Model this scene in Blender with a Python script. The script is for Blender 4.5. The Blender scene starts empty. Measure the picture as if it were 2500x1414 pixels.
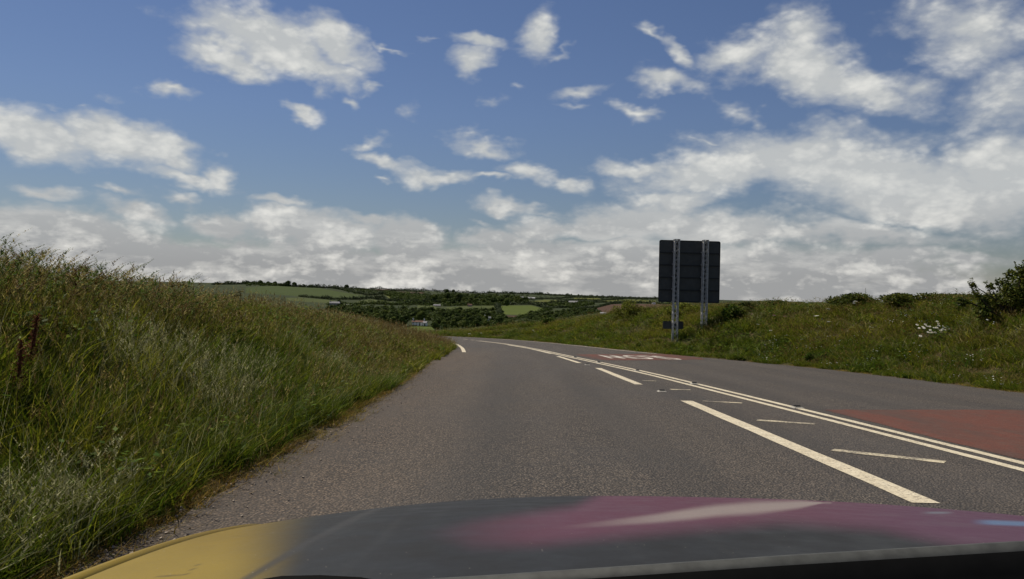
import bpy, math, random
import numpy as np
from mathutils import Matrix, Vector

random.seed(5)
rng = np.random.default_rng(11)
C = bpy.context.scene.collection
R = math.radians

# ---------------------------------------------------------------- camera
FOC = 1944.0                      # focal length in photo pixels (2500 wide)
PITCH, ROLL = R(0.44), R(1.3)
CAM = np.array([0.0, 0.0, 1.25])
_F = np.array([0, math.cos(PITCH), math.sin(PITCH)])
_R0 = np.array([1.0, 0, 0]); _U0 = np.array([0, -math.sin(PITCH), math.cos(PITCH)])
_R = _R0 * math.cos(ROLL) + _U0 * math.sin(ROLL)
_U = _U0 * math.cos(ROLL) - _R0 * math.sin(ROLL)
cam_d = bpy.data.cameras.new('camera')
cam = bpy.data.objects.new('camera', cam_d); C.objects.link(cam)
cam_d.sensor_width = 36.0; cam_d.lens = FOC / 2500 * 36.0
cam_d.clip_start = 0.05; cam_d.clip_end = 20000
M = Matrix(((_R[0], _U[0], -_F[0], CAM[0]), (_R[1], _U[1], -_F[1], CAM[1]), (_R[2], _U[2], -_F[2], CAM[2]), (0, 0, 0, 1)))
cam.matrix_world = M
bpy.context.scene.camera = cam

def ray(px, py):
    return _F + (px - 1250) / FOC * _R + (707 - py) / FOC * _U
def to_px(P):
    P = np.asarray(P, float) - CAM
    f = P @ _F
    return 1250 + FOC * (P @ _R) / f, 707 - FOC * (P @ _U) / f

# ---------------------------------------------------------------- light
SUN_EL, SUN_AZ = R(54), R(-48)      # azimuth measured from +Y (ahead) towards +X
sc = bpy.context.scene
sc.view_settings.view_transform = 'Standard'; sc.view_settings.look = 'None'
sc.view_settings.exposure = 0.0; sc.view_settings.gamma = 1.0
sc.view_settings.use_curve_mapping = False
sun_d = bpy.data.lights.new('sun', 'SUN'); sun_d.energy = 4.6; sun_d.angle = R(0.5); sun_d.color = (1.0, 0.91, 0.76)
sun = bpy.data.objects.new('sun', sun_d); C.objects.link(sun)
sd = Vector((math.sin(SUN_AZ) * math.cos(SUN_EL), math.cos(SUN_AZ) * math.cos(SUN_EL), math.sin(SUN_EL)))
sun.rotation_euler = sd.to_track_quat('Z', 'Y').to_euler()

# ---------------------------------------------------------------- node helpers
class NT:
    def __init__(s, tree): s.t = tree; s.n = tree.nodes; s.l = tree.links
    def new(s, typ, **kw):
        nd = s.n.new(typ)
        for k, v in kw.items(): setattr(nd, k, v)
        return nd
    def put(s, sock, v):
        if v is None: return
        if isinstance(v, bpy.types.NodeSocket): s.l.new(v, sock)
        else: sock.default_value = v
    def math(s, op, a, b=None, c=None, clamp=False):
        nd = s.new('ShaderNodeMath', operation=op, use_clamp=clamp)
        s.put(nd.inputs[0], a); s.put(nd.inputs[1], b); s.put(nd.inputs[2], c)
        return nd.outputs[0]
    def vm(s, op, a, b=None, c=None, out=0):
        nd = s.new('ShaderNodeVectorMath', operation=op)
        s.put(nd.inputs[0], a)
        if c is not None: s.put(nd.inputs[2], c)
        if b is not None: s.put(nd.inputs[3 if op == 'SCALE' else 1], b)
        return nd.outputs[out]
    def noise(s, vec, scale, detail=3, rough=0.55, dist=0.0, out=0):
        nd = s.new('ShaderNodeTexNoise'); s.put(nd.inputs['Vector'], vec)
        nd.inputs['Scale'].default_value = scale; nd.inputs['Detail'].default_value = detail
        nd.inputs['Roughness'].default_value = rough; nd.inputs['Distortion'].default_value = dist
        return nd.outputs[out]
    def voro(s, vec, scale, out='Distance', rnd=1.0):
        nd = s.new('ShaderNodeTexVoronoi'); s.put(nd.inputs['Vector'], vec)
        nd.inputs['Scale'].default_value = scale; nd.inputs['Randomness'].default_value = rnd
        return nd.outputs[out]
    def ramp(s, v, a, b, c=0.0, d=1.0, smooth=False):
        nd = s.new('ShaderNodeMapRange'); nd.interpolation_type = 'SMOOTHSTEP' if smooth else 'LINEAR'
        s.put(nd.inputs[0], v)
        for i, q in enumerate((a, b, c, d)): s.put(nd.inputs[i + 1], q)
        return nd.outputs[0]
    def mix(s, f, a, b):
        nd = s.new('ShaderNodeMix', data_type='RGBA')
        s.put(nd.inputs[0], f)
        s.put(nd.inputs[6], (*a, 1) if isinstance(a, tuple) and len(a) == 3 else a)
        s.put(nd.inputs[7], (*b, 1) if isinstance(b, tuple) and len(b) == 3 else b)
        return nd.outputs[2]
    def comb(s, x, y, z):
        nd = s.new('ShaderNodeCombineXYZ')
        for i, v in enumerate((x, y, z)): s.put(nd.inputs[i], v)
        return nd.outputs[0]
    def bump(s, h, strength=0.5, dist=0.01):
        nd = s.new('ShaderNodeBump'); nd.inputs['Strength'].default_value = strength
        nd.inputs['Distance'].default_value = dist; s.put(nd.inputs['Height'], h)
        return nd.outputs[0]

# ---------------------------------------------------------------- sky with clouds (world shader)
world = bpy.data.worlds.new('World'); sc.world = world; world.use_nodes = True
W = NT(world.node_tree); W.n.clear()
sky = W.new('ShaderNodeTexSky', sky_type='NISHITA'); sky.sun_disc = False
sky.sun_elevation = SUN_EL; sky.sun_rotation = SUN_AZ
sky.altitude = 60; sky.air_density = 1.2; sky.dust_density = 0.1; sky.ozone_density = 4.0
tc = W.new('ShaderNodeTexCoord').outputs['Generated']
sep = W.new('ShaderNodeSeparateXYZ'); W.l.new(tc, sep.inputs[0])
dx, dy, dz = sep.outputs
az = W.math('ARCTAN2', dx, dy); el = W.math('ARCSINE', dz)
pv = W.comb(az, el, 0.0)
warp = W.noise(W.vm('MULTIPLY', pv, (1.0, 1.9, 1.0)), 9.0, 4, 0.6, out=1)
warp = W.vm('SCALE', W.vm('SUBTRACT', warp, (0.5, 0.5, 0.5)), 0.075)
pw = W.vm('ADD', pv, warp)
def azel(px, py):
    d = ray(px, py); d = d / np.linalg.norm(d)
    return math.atan2(d[0], d[1]), math.asin(d[2])
# x, y, half width, half height, clockwise tilt, weight
CL = [
 (640,95,215,82,6,1),(560,148,120,34,2,1),(740,150,160,50,10,1),(650,40,80,34,10,.7),(810,105,110,55,18,1),(930,104,70,9,4,.55),
 (90,318,150,60,12,1.1),(290,335,160,66,10,1.1),(400,362,100,46,28,1),(10,285,70,48,0,1),
 (415,209,58,22,8,.8),(150,247,40,11,0,.45),(220,242,28,10,0,.4),(285,222,45,20,10,.3),
 (450,428,125,26,8,.9),(530,422,48,36,15,.9),(120,464,66,23,14,.8),(290,470,60,18,6,.6),(437,474,58,20,5,.7),(735,273,56,22,14,.85),
 (1150,150,66,46,-20,.8),(1160,98,80,22,0,.8),(1310,88,66,54,-30,.8),(1360,123,60,10,-12,.5),(1045,92,50,10,0,.45),
 (905,201,34,15,0,.6),(856,238,28,19,0,.65),(790,216,46,34,10,.48),(1000,262,40,36,40,.5),
 (900,338,70,20,-14,.65),(940,385,95,24,14,.85),(1075,430,120,28,4,.85),(1290,415,85,34,4,.9),(1380,440,75,22,18,.8),(1170,342,120,26,8,.75),(945,434,28,10,0,.6),(1190,440,90,14,0,.7),
 (1200,262,48,24,10,.5),(1420,217,95,26,-14,.7),(1560,258,85,22,8,.7),(1255,225,28,14,0,.4),(1400,268,60,12,0,.35),
 (700,488,85,24,0,.9),
 (1590,82,58,16,16,.65),(1660,125,75,26,40,.75),(1630,192,100,34,8,.85),(1940,80,95,80,20,.8),(1810,130,130,50,-5,.9),(1990,170,190,70,24,1.1),(2110,215,150,52,22,1),(2230,212,105,55,10,.7),(1790,262,75,26,28,.5),(1830,285,36,32,0,.6),
 (2370,70,190,100,16,.72),(2330,170,90,60,10,.55),(2450,250,130,120,0,.66),(2450,340,90,80,0,.5),
 (1560,402,150,34,0,.9),(1760,420,260,56,-4,1.1),(1990,395,280,84,6,1.2),(2200,450,340,95,8,1.25),(2450,440,150,110,8,1.1),(1720,345,60,12,10,.5),
 (1640,478,140,36,-5,1),(1600,530,200,52,0,1.1),(1480,560,170,50,0,1),(1760,560,340,56,2,.95),(2080,575,330,34,4,.8),(1800,655,600,60,0,1),(2190,640,110,40,-12,1),(2350,640,150,30,0,.7),(2420,570,90,26,0,.5),
 (1235,506,95,24,4,.85),(1330,520,70,10,3,.5),(1170,545,50,10,0,.4),
 (120,560,330,58,5,1.05),(330,520,110,30,8,.8),(550,545,100,38,8,1),(725,530,75,42,0,1),(760,570,200,60,4,1.1),(900,545,70,26,10,.8),(1000,590,120,58,8,1.1),(1210,595,110,44,0,1.1),(1330,560,120,44,0,.9),
 (1000,700,1700,85,0,1.9),(400,640,600,62,2,1.2),(1500,640,500,60,0,1.1),
]
F = None
for (x, y, a, b, rot, w) in CL:
    ca, ce = azel(x, y)
    mp = W.new('ShaderNodeMapping', vector_type='TEXTURE')
    W.l.new(pw if F is None else W.vm('MULTIPLY_ADD', W.comb(F, F, F), (1e-7, 1e-7, 1e-7), pw), mp.inputs['Vector'])
    mp.inputs['Location'].default_value = (ca, ce, 0)
    mp.inputs['Rotation'].default_value = (0, 0, R(-rot - 1.3))
    mp.inputs['Scale'].default_value = (1.30 * a / FOC, 1.30 * b / FOC, 1)
    ln = W.vm('LENGTH', mp.outputs[0], out=1)
    v = W.math('MULTIPLY_ADD', ln, -w, w)
    F = v if F is None else W.math('SMOOTH_MAX', F, v, 0.12)
F = W.math('MAXIMUM', F, 0.0)
# open sky outside the photographed part: scattered cumulus
gl = W.noise(W.vm('DIVIDE', tc, W.comb(W.math('ADD', W.math('ABSOLUTE', dz), .18), W.math('ADD', W.math('ABSOLUTE', dz), .18), 1.0)), 1.3, 3, .5)
gl = W.ramp(gl, .52, .75, 0, .9)
outm = W.math('MAXIMUM', W.ramp(W.math('ABSOLUTE', az), .62, .8, 0, 1), W.ramp(el, .38, .5, 0, 1))
F = W.math('MAXIMUM', F, W.math('MULTIPLY', gl, outm))
nv = W.vm('MULTIPLY', pv, (1.0, 1.7, 1.0))
low = W.ramp(el, .03, .13, 1, 0)                       # cloud bases near the horizon are seen from below
N1 = W.noise(nv, 14.0, 9, 0.62, 0.25)
N2 = W.noise(W.vm('ADD', nv, (0.014, -0.030, 0.0)), 14.0, 6, 0.62, 0.25)
pf = W.new('ShaderNodeTexVoronoi', feature='SMOOTH_F1'); W.l.new(W.vm('ADD', nv, W.vm('SCALE', warp, .35)), pf.inputs['Vector'])
pf.inputs['Scale'].default_value = 34; pf.inputs['Detail'].default_value = 2.0; pf.inputs['Roughness'].default_value = .6; pf.inputs['Smoothness'].default_value = .35
puff = W.math('SUBTRACT', .42, pf.outputs['Distance'])
dens = W.math('MULTIPLY_ADD', W.math('SUBTRACT', N1, .5), 1.05, W.math('MULTIPLY_ADD', puff, .22, W.math('MULTIPLY', F, 1.38)))
alpha = W.ramp(dens, .05, W.math('MULTIPLY_ADD', low, -.28, .92), 0, 1, smooth=True)
alpha = W.math('MULTIPLY', alpha, .97)
# self shading: thick lower parts grey, tops light
fv = W.vm('MULTIPLY', pv, (1.0, 1.5, 1.0))
M1 = W.noise(fv, 36.0, 5, .62, .3); M2 = W.noise(W.vm('ADD', fv, (.005, -.011, 0)), 36.0, 5, .62, .3)
rel = W.math('MULTIPLY_ADD', W.math('SUBTRACT', N1, N2), 3.2, .5)
rel = W.math('MULTIPLY_ADD', W.math('MULTIPLY', W.math('SUBTRACT', M1, M2), low), 2.3, rel)
big = W.noise(W.vm('MULTIPLY', pv, (1.0, 2.6, 1.0)), 7.0, 4, .55)
lit = W.math('ADD', W.math('MULTIPLY', rel, .62), W.math('MULTIPLY', W.math('SUBTRACT', big, .5), 2.0))
lit = W.math('MULTIPLY_ADD', puff, .85, W.math('ADD', lit, .10))
thick = W.math('MULTIPLY_ADD', low, -.40, .40)
lit = W.math('MULTIPLY_ADD', W.ramp(dens, .15, 1.15, -.9, .9), thick, lit)
lit = W.ramp(lit, -.1, .95, 0, 1)
hi = W.mix(lit, (.54, .56, .565), (.78, .78, .745))
big2 = W.noise(W.vm('MULTIPLY', W.vm('ADD', pv, (.3, .1, .0)), (1.0, 3.2, 1.0)), 10.0, 5, .6)
lo = W.mix(W.math('MULTIPLY_ADD', lit, .80, W.ramp(big2, .40, .62, -.22, .42)), (.36, .365, .37), (.84, .82, .77))
ccol = W.mix(low, hi, lo)
skc = W.new('ShaderNodeMix', data_type='RGBA', blend_type='MULTIPLY'); skc.inputs[0].default_value = 1
W.l.new(sky.outputs[0], skc.inputs[6])
W.l.new(W.mix(W.ramp(el, .0, .22, 1, 0), (.80, .78, .92), (.66, .66, .73)), skc.inputs[7])
bg1 = W.new('ShaderNodeBackground'); W.l.new(skc.outputs[2], bg1.inputs[0]); bg1.inputs[1].default_value = 0.06
bg2 = W.new('ShaderNodeBackground'); W.l.new(ccol, bg2.inputs[0]); bg2.inputs[1].default_value = 0.95
mx = W.new('ShaderNodeMixShader'); W.l.new(alpha, mx.inputs[0]); W.l.new(bg1.outputs[0], mx.inputs[1]); W.l.new(bg2.outputs[0], mx.inputs[2])
wo = W.new('ShaderNodeOutputWorld'); W.l.new(mx.outputs[0], wo.inputs[0])
world.cycles.sampling_method = 'MANUAL'; world.cycles.sample_map_resolution = 512

# ---------------------------------------------------------------- materials
def material(name, build, rough=0.9, spec=0.3):
    m = bpy.data.materials.new(name); m.use_nodes = True
    t = NT(m.node_tree); p = m.node_tree.nodes['Principled BSDF']
    p.inputs['Roughness'].default_value = rough; p.inputs['Specular IOR Level'].default_value = spec
    r = build(t, p)
    if r is not None: t.put(p.inputs['Base Color'], r)
    return m
def pos(t): return t.new('ShaderNodeNewGeometry').outputs['Position']
def obc(t): return t.new('ShaderNodeTexCoord').outputs['Object']
def plain(col, var=.15, scale=20):
    def b(t, p):
        n = t.noise(obc(t), scale, 3)
        return t.mix(t.ramp(n, .3, .7), tuple(c * (1 - var) for c in col), tuple(c * (1 + var) for c in col))
    return b

def b_asphalt(t, p):
    P = pos(t)
    v = t.new('ShaderNodeTexVoronoi'); t.put(v.inputs['Vector'], P); v.inputs['Scale'].default_value = 52
    sep_ = t.new('ShaderNodeSeparateColor'); t.l.new(v.outputs['Color'], sep_.inputs[0])
    stone = t.mix(t.ramp(sep_.outputs[0], .1, .95), (.045, .038, .032), (.235, .190, .148))
    stone = t.mix(t.math('GREATER_THAN', sep_.outputs[1], .93), stone, (.30, .25, .20))
    gap = t.ramp(v.outputs['Distance'], .0, .75, 1, 0)
    c = t.mix(t.ramp(gap, .15, .6), (.035, .033, .032), stone)
    # big patches of wear, streaks along the road
    sx = t.new('ShaderNodeSeparateXYZ'); t.put(sx.inputs[0], P)
    st = t.noise(t.vm('MULTIPLY', P, (1.0, .07, 1.0)), 1.3, 4, .6)
    c = t.mix(t.ramp(st, .35, .68, 0, .35), c, (.13, .112, .095))
    pt = t.noise(P, .35, 4, .6)
    c = t.mix(t.ramp(pt, .45, .75, 0, .35), c, (.07, .07, .073))
    wt = t.math('COSINE', t.math('MULTIPLY', t.math('ADD', sx.outputs[0], t.math('MULTIPLY', t.noise(P, .3, 2), .5)), 3.6))
    c = t.mix(t.math('MULTIPLY', t.ramp(wt, -.2, .9, 0, .36), t.ramp(sx.outputs[1], 16, 34, 1, .2)), c, (.050, .047, .045))
    mid = t.noise(P, 9.0, 4, .7)
    c = t.mix(t.ramp(mid, .35, .7, 0, .3), c, (.05, .047, .045))
    # sandy dirt along the left edge
    dl = t.ramp(t.math('ADD', sx.outputs[0], t.math('MULTIPLY', t.noise(P, 1.1, 5, .65), 1.2)), -1.6, .4, 1, 0)
    dl = t.math('MULTIPLY', dl, t.ramp(sx.outputs[1], 30, 45, 1, 0))
    dm = t.new('ShaderNodeMix', data_type='RGBA', blend_type='MULTIPLY'); t.put(dm.inputs[0], dl); t.put(dm.inputs[6], c); t.put(dm.inputs[7], (1.24, 1.12, 1.0, 1)); c = dm.outputs[2]
    t.put(p.inputs['Normal'], t.bump(t.math('ADD', gap, t.math('MULTIPLY', t.noise(P, 30, 3), .6)), .9, .014))
    return c
MAT_ROAD = material('asphalt', b_asphalt, .88, .25)
def b_red(t, p):
    P = pos(t)
    v = t.voro(P, 80, 'Color'); s_ = t.new('ShaderNodeSeparateColor'); t.l.new(v, s_.inputs[0])
    c = t.mix(s_.outputs[0], (.088, .034, .024), (.150, .057, .040))
    w = t.noise(t.vm('MULTIPLY', P, (1, .25, 1)), 1.6, 5, .65)
    c = t.mix(t.ramp(w, .40, .66, 0, .8), c, (.065, .048, .040))
    c = t.mix(t.ramp(t.noise(P, 7, 5, .75), .5, .7, 0, .5), c, (.11, .085, .07))
    t.put(p.inputs['Normal'], t.bump(t.noise(P, 60, 3), .4, .006))
    return c
MAT_RED = material('red_surfacing', b_red, .88, .2)
def b_paint(t, p):
    P = pos(t)
    c = t.mix(t.ramp(t.noise(P, 6, 4, .6), .3, .7), (.55, .475, .33), (.70, .63, .47))
    ch = t.math('ADD', t.noise(P, 38, 5, .75), t.math('MULTIPLY', t.noise(P, .8, 3), .12))
    c = t.mix(t.ramp(ch, .57, .68, 0, .85), c, (.16, .135, .11))
    t.put(p.inputs['Normal'], t.bump(t.noise(P, 70, 2), .3, .004))
    return c
MAT_PAINT = material('road_paint', b_paint, .7, .3)
def b_worn(t, p):
    P = pos(t)
    c = t.mix(t.noise(P, 6, 3), (.50, .44, .30), (.66, .58, .42))
    ch = t.math('ADD', t.math('MULTIPLY', t.noise(P, 30, 6, .8), .7), t.math('MULTIPLY', t.noise(P, 2.2, 2), .5))
    c = t.mix(t.ramp(ch, .53, .66, 0, .95), c, (.105, .095, .085))
    return c
MAT_WORN = material('worn_road_paint', b_worn, .8, .2)

def b_soil(t, p):
    P = pos(t)
    c = t.mix(t.ramp(t.noise(P, 1.2, 5, .6), .35, .65), (.075, .05, .028), (.05, .055, .018))
    c = t.mix(t.ramp(t.noise(P, 14, 4, .7), .45, .7), c, (.13, .095, .055))
    t.put(p.inputs['Normal'], t.bump(t.noise(P, 12, 5, .7), .8, .05))
    return c
MAT_SOIL = material('verge_soil', b_soil, .95, .1)

def b_pasture(c1, c2, sc_=.02, rows=0.0):
    def b(t, p):
        P = pos(t)
        n = t.noise(P, sc_, 6, .65)
        c = t.mix(t.ramp(n, .35, .65), c1, c2)
        n2 = t.noise(P, .35, 5, .7)
        return t.mix(t.ramp(n2, .35, .7, 0, .4), c, tuple(x * .6 for x in c1))
    return b
MAT_SCRUB = material('scrub_land', b_pasture((.020, .032, .010), (.050, .060, .018), .012), .95, .1)
MAT_FIELDS = {
 'green': material('green_pasture', b_pasture((.042, .062, .012), (.054, .074, .015)), .95, .1),
 'olive': material('olive_pasture', b_pasture((.085, .098, .020), (.11, .115, .025)), .95, .1),
 'dull': material('dull_pasture', b_pasture((.055, .075, .018), (.075, .085, .024)), .95, .1),
 'bright': material('bright_pasture', b_pasture((.068, .095, .014), (.088, .112, .017)), .95, .1),
 'brown': material('ploughed_soil', b_pasture((.075, .042, .028), (.10, .058, .038)), .95, .1),
}

def leafy(name, c1, c2, c3, trans=.35, pscale=.5, objrand=True):
    """foliage: diffuse + translucent, colour drifting in patches and from plant to plant"""
    m = bpy.data.materials.new(name); m.use_nodes = True
    t = NT(m.node_tree); t.n.clear()
    P = pos(t)
    n = t.noise(P, pscale, 4, .6)
    c = t.mix(t.ramp(n, .38, .62), c1, c2)
    isl = t.new('ShaderNodeNewGeometry').outputs['Random Per Island']
    oi = t.new('ShaderNodeObjectInfo').outputs['Random']
    r = t.math('FRACT', t.math('ADD', isl, oi)) if objrand else isl
    c = t.mix(t.ramp(r, .55, 1.0, 0, .8), c, c3)
    hs = t.new('ShaderNodeHueSaturation'); t.put(hs.inputs['Color'], c)
    t.put(hs.inputs['Value'], t.math('MULTIPLY_ADD', t.math('POWER', t.math('FRACT', t.math('MULTIPLY', r, 7.31)), 1.6), 1.35, .50))
    c = hs.outputs[0]
    d = t.new('ShaderNodeBsdfDiffuse'); t.put(d.inputs[0], c)
    tr = t.new('ShaderNodeBsdfTranslucent'); t.put(tr.inputs[0], c)
    gl_ = t.new('ShaderNodeBsdfGlossy'); gl_.inputs['Roughness'].default_value = .5; t.put(gl_.inputs[0], (.6, .6, .6, 1))
    m1 = t.new('ShaderNodeMixShader'); m1.inputs[0].default_value = trans
    t.l.new(d.outputs[0], m1.inputs[1]); t.l.new(tr.outputs[0], m1.inputs[2])
    m2 = t.new('ShaderNodeMixShader'); m2.inputs[0].default_value = .012
    t.l.new(m1.outputs[0], m2.inputs[1]); t.l.new(gl_.outputs[0], m2.inputs[2])
    o = t.new('ShaderNodeOutputMaterial'); t.l.new(m2.outputs[0], o.inputs[0])
    return m
G_GREEN = leafy('grass_green', (.066, .118, .007), (.120, .130, .009), (.26, .24, .03), .5, .45)
G_DEEP = leafy('grass_deep_green', (.036, .080, .006), (.068, .102, .008), (.17, .17, .022), .45, .6)
G_STRAW = leafy('grass_straw', (.24, .20, .06), (.18, .15, .04), (.38, .32, .13), .3, .8)
G_BROWN = leafy('grass_seed_brown', (.105, .066, .020), (.095, .070, .020), (.24, .17, .06), .25, .8)
G_PALE = leafy('grass_pale_dry', (.27, .26, .13), (.22, .23, .10), (.40, .38, .22), .35, 1.2)
G_DEAD = leafy('verge_dead_grass', (.26, .16, .035), (.17, .13, .025), (.34, .24, .07), .25, 1.6)
L_WEED = leafy('weed_leaf', (.045, .090, .012), (.072, .108, .016), (.14, .16, .022), .35, 2)
L_LIME = leafy('lime_leaf', (.12, .15, .02), (.16, .17, .025), (.22, .2, .04), .4, 2)
L_DOCK = leafy('dock_seed', (.11, .035, .02), (.15, .05, .028), (.20, .08, .04), .15, 3)
L_BUSH = leafy('bush_leaf', (.050, .075, .014), (.075, .095, .018), (.15, .14, .025), .3, 1)
T_DARK = leafy('tree_leaf_dark', (.034, .056, .013), (.058, .084, .018), (.10, .12, .026), .2, .05)
T_MID = leafy('tree_leaf_mid', (.056, .084, .016), (.095, .122, .022), (.14, .15, .028), .2, .05)
T_FAR = leafy('tree_leaf_far', (.034, .050, .024), (.048, .064, .028), (.07, .085, .034), .2, .03)
BARK = material('bark', plain((.07, .055, .04), .3, 8), .9, .2)
STEM = material('green_stem', plain((.09, .12, .03), .2, 8), .8, .2)
PETAL = material('white_petal', plain((.80, .80, .74), .05, 8), .7, .2)
YELLOW = material('yellow_petal', plain((.70, .42, .03), .1, 8), .7, .2)
PINK = material('pink_petal', plain((.62, .42, .40), .1, 8), .7, .2)

# ---------------------------------------------------------------- mesh helpers
class MB:
    """collects numpy vertices and faces of one mesh"""
    def __init__(s): s.v = []; s.f = []; s.m = []; s.n = 0; s.smooth = False
    def add(s, v, f, m=0):
        v = np.asarray(v, float).reshape(-1, 3)
        s.v.append(v)
        for q in f: s.f.append(tuple(int(i) + s.n for i in q)); s.m.append(m)
        s.n += len(v)
    def quads(s, v, m=0):        # v (k,4,3)
        v = np.asarray(v, float); k = len(v)
        idx = np.arange(k * 4).reshape(k, 4)
        s.add(v.reshape(-1, 3), idx.tolist(), m)
    def box(s, c, d, m=0, rot=None):
        c = np.array(c, float); d = np.array(d, float) / 2
        p = np.array([(x, y, z) for z in (-1, 1) for y in (-1, 1) for x in (-1, 1)], float) * d
        if rot is not None: p = p @ np.array(rot).T
        s.add(p + c, [(0, 2, 3, 1), (4, 5, 7, 6), (0, 1, 5, 4), (1, 3, 7, 5), (3, 2, 6, 7), (2, 0, 4, 6)], m)
    def tube(s, pts, rad, sides=8, m=0, cap=True):
        pts = np.asarray(pts, float); n = len(pts)
        rad = np.full(n, rad) if np.isscalar(rad) else np.asarray(rad, float)
        vs = []
        for i in range(n):
            d = pts[min(i + 1, n - 1)] - pts[max(i - 1, 0)]; d /= (np.linalg.norm(d) + 1e-9)
            a = np.array([0, 0, 1.0]) if abs(d[2]) < .9 else np.array([1.0, 0, 0])
            u = np.cross(d, a); u /= np.linalg.norm(u); w = np.cross(d, u)
            for k in range(sides):
                t = 2 * math.pi * k / sides
                vs.append(pts[i] + rad[i] * (math.cos(t) * u + math.sin(t) * w))
        fs = []
        for i in range(n - 1):
            for k in range(sides):
                a = i * sides + k; b = i * sides + (k + 1) % sides
                fs.append((a, b, b + sides, a + sides))
        if cap: fs.append(tuple(range(sides))[::-1]); fs.append(tuple(range((n - 1) * sides, n * sides)))
        s.add(vs, fs, m)
    def build(s, name, mats, parent=None, smooth=False, link=True):
        me = bpy.data.meshes.new(name)
        v = np.concatenate(s.v) if s.v else np.zeros((0, 3))
        cnt = np.array([len(q) for q in s.f], dtype=np.int32)
        loops = np.fromiter((i for q in s.f for i in q), dtype=np.int32, count=int(cnt.sum()))
        me.vertices.add(len(v)); me.vertices.foreach_set('co', v.astype(np.float32).ravel())
        me.loops.add(len(loops)); me.loops.foreach_set('vertex_index', loops)
        me.polygons.add(len(cnt))
        st = np.zeros(len(cnt), dtype=np.int32); st[1:] = np.cumsum(cnt)[:-1]
        me.polygons.foreach_set('loop_start', st); me.polygons.foreach_set('loop_total', cnt)
        if not isinstance(mats, (list, tuple)): mats = [mats]
        for m_ in mats: me.materials.append(m_)
        me.polygons.foreach_set('material_index', np.array(s.m, dtype=np.int32))
        me.polygons.foreach_set('use_smooth', np.full(len(cnt), smooth))
        me.update(calc_edges=True); me.validate()
        o = bpy.data.objects.new(name, me)
        if link: C.objects.link(o)
        if parent: o.parent = parent
        return o
def tag(o, label=None, cat=None, group=None, kind=None):
    if label: o['label'] = label
    if cat: o['category'] = cat
    if group: o['group'] = group
    if kind: o['kind'] = kind
    return o
def empty(name, loc, rz=0, label=None, cat=None, group=None):
    o = bpy.data.objects.new(name, None); C.objects.link(o)
    o.location = loc; o.rotation_euler = (0, 0, rz); o.empty_display_size = .3
    return tag(o, label, cat, group)
def copy_tree(root, loc, rz=0, scale=1.0, label=None, group=None):
    r = root.copy(); C.objects.link(r); r.location = loc; r.rotation_euler = (0, 0, rz)
    r.scale = (scale,) * 3 if np.isscalar(scale) else scale
    if label: r['label'] = label
    if group: r['group'] = group
    for ch in root.children:
        c = ch.copy(); C.objects.link(c); c.parent = r
        for g in ch.children:
            d = g.copy(); C.objects.link(d); d.parent = c
    return r
def smooth_path(pts, n):
    """Catmull-Rom through 2-D or 3-D points"""
    P = np.asarray(pts, float)
    P = np.vstack([2 * P[0] - P[1], P, 2 * P[-1] - P[-2]])
    out = []
    segs = len(P) - 3
    for i in range(segs):
        p0, p1, p2, p3 = P[i:i + 4]
        for t in np.linspace(0, 1, n, endpoint=False):
            out.append(.5 * ((2 * p1) + (-p0 + p2) * t + (2 * p0 - 5 * p1 + 4 * p2 - p3) * t * t + (-p0 + 3 * p1 - 3 * p2 + p3) * t ** 3))
    out.append(P[-2])
    return np.array(out)

# ---------------------------------------------------------------- the road plane and its edges
SL = 0.0375
def road_z(y): return -SL * np.asarray(y)
def on_road(px, py, lift=0.0):
    d = ray(px, py)
    t = -(CAM[2] - lift) / (d[2] + SL * d[1])
    return CAM + d * t
EL = smooth_path([(-2.2, -24), (-2.15, -8), (-2.12, 0), (-2.10, 5.2), (-2.15, 12), (-2.35, 19), (-2.64, 25.7), (-2.75, 36), (-3.4, 46), (-5.4, 57), (-8.3, 66), (-12.8, 74), (-20, 82), (-34, 91), (-57, 100)], 24)
ER = smooth_path([(10.5, -24), (11.0, -8), (11.3, 0), (11.5, 8), (11.45, 17.7), (10.9, 26), (9.3, 34), (6.9, 43), (4.2, 56.5), (.8, 69), (-2.4, 76), (-6.4, 80.8), (-14, 88), (-30, 98), (-55, 108)], 24)
m = MB()
n = len(EL); ks = np.linspace(0, 1, 9)
jl = .05 * np.sin(np.arange(n) * 1.7) + .04 * np.sin(np.arange(n) * .61 + 1)
grid = np.array([[[(EL[i, 0] + jl[i]) * (1 - k) + (ER[i, 0]) * k, EL[i, 1] * (1 - k) + ER[i, 1] * k, 0] for k in ks] for i in range(n)])
grid[:, :, 2] = road_z(grid[:, :, 1])
fs = [(i * 9 + j, i * 9 + j + 1, (i + 1) * 9 + j + 1, (i + 1) * 9 + j) for i in range(n - 1) for j in range(8)]
m.add(grid.reshape(-1, 3), fs)
tag(m.build('road', MAT_ROAD), kind='structure')

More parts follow.
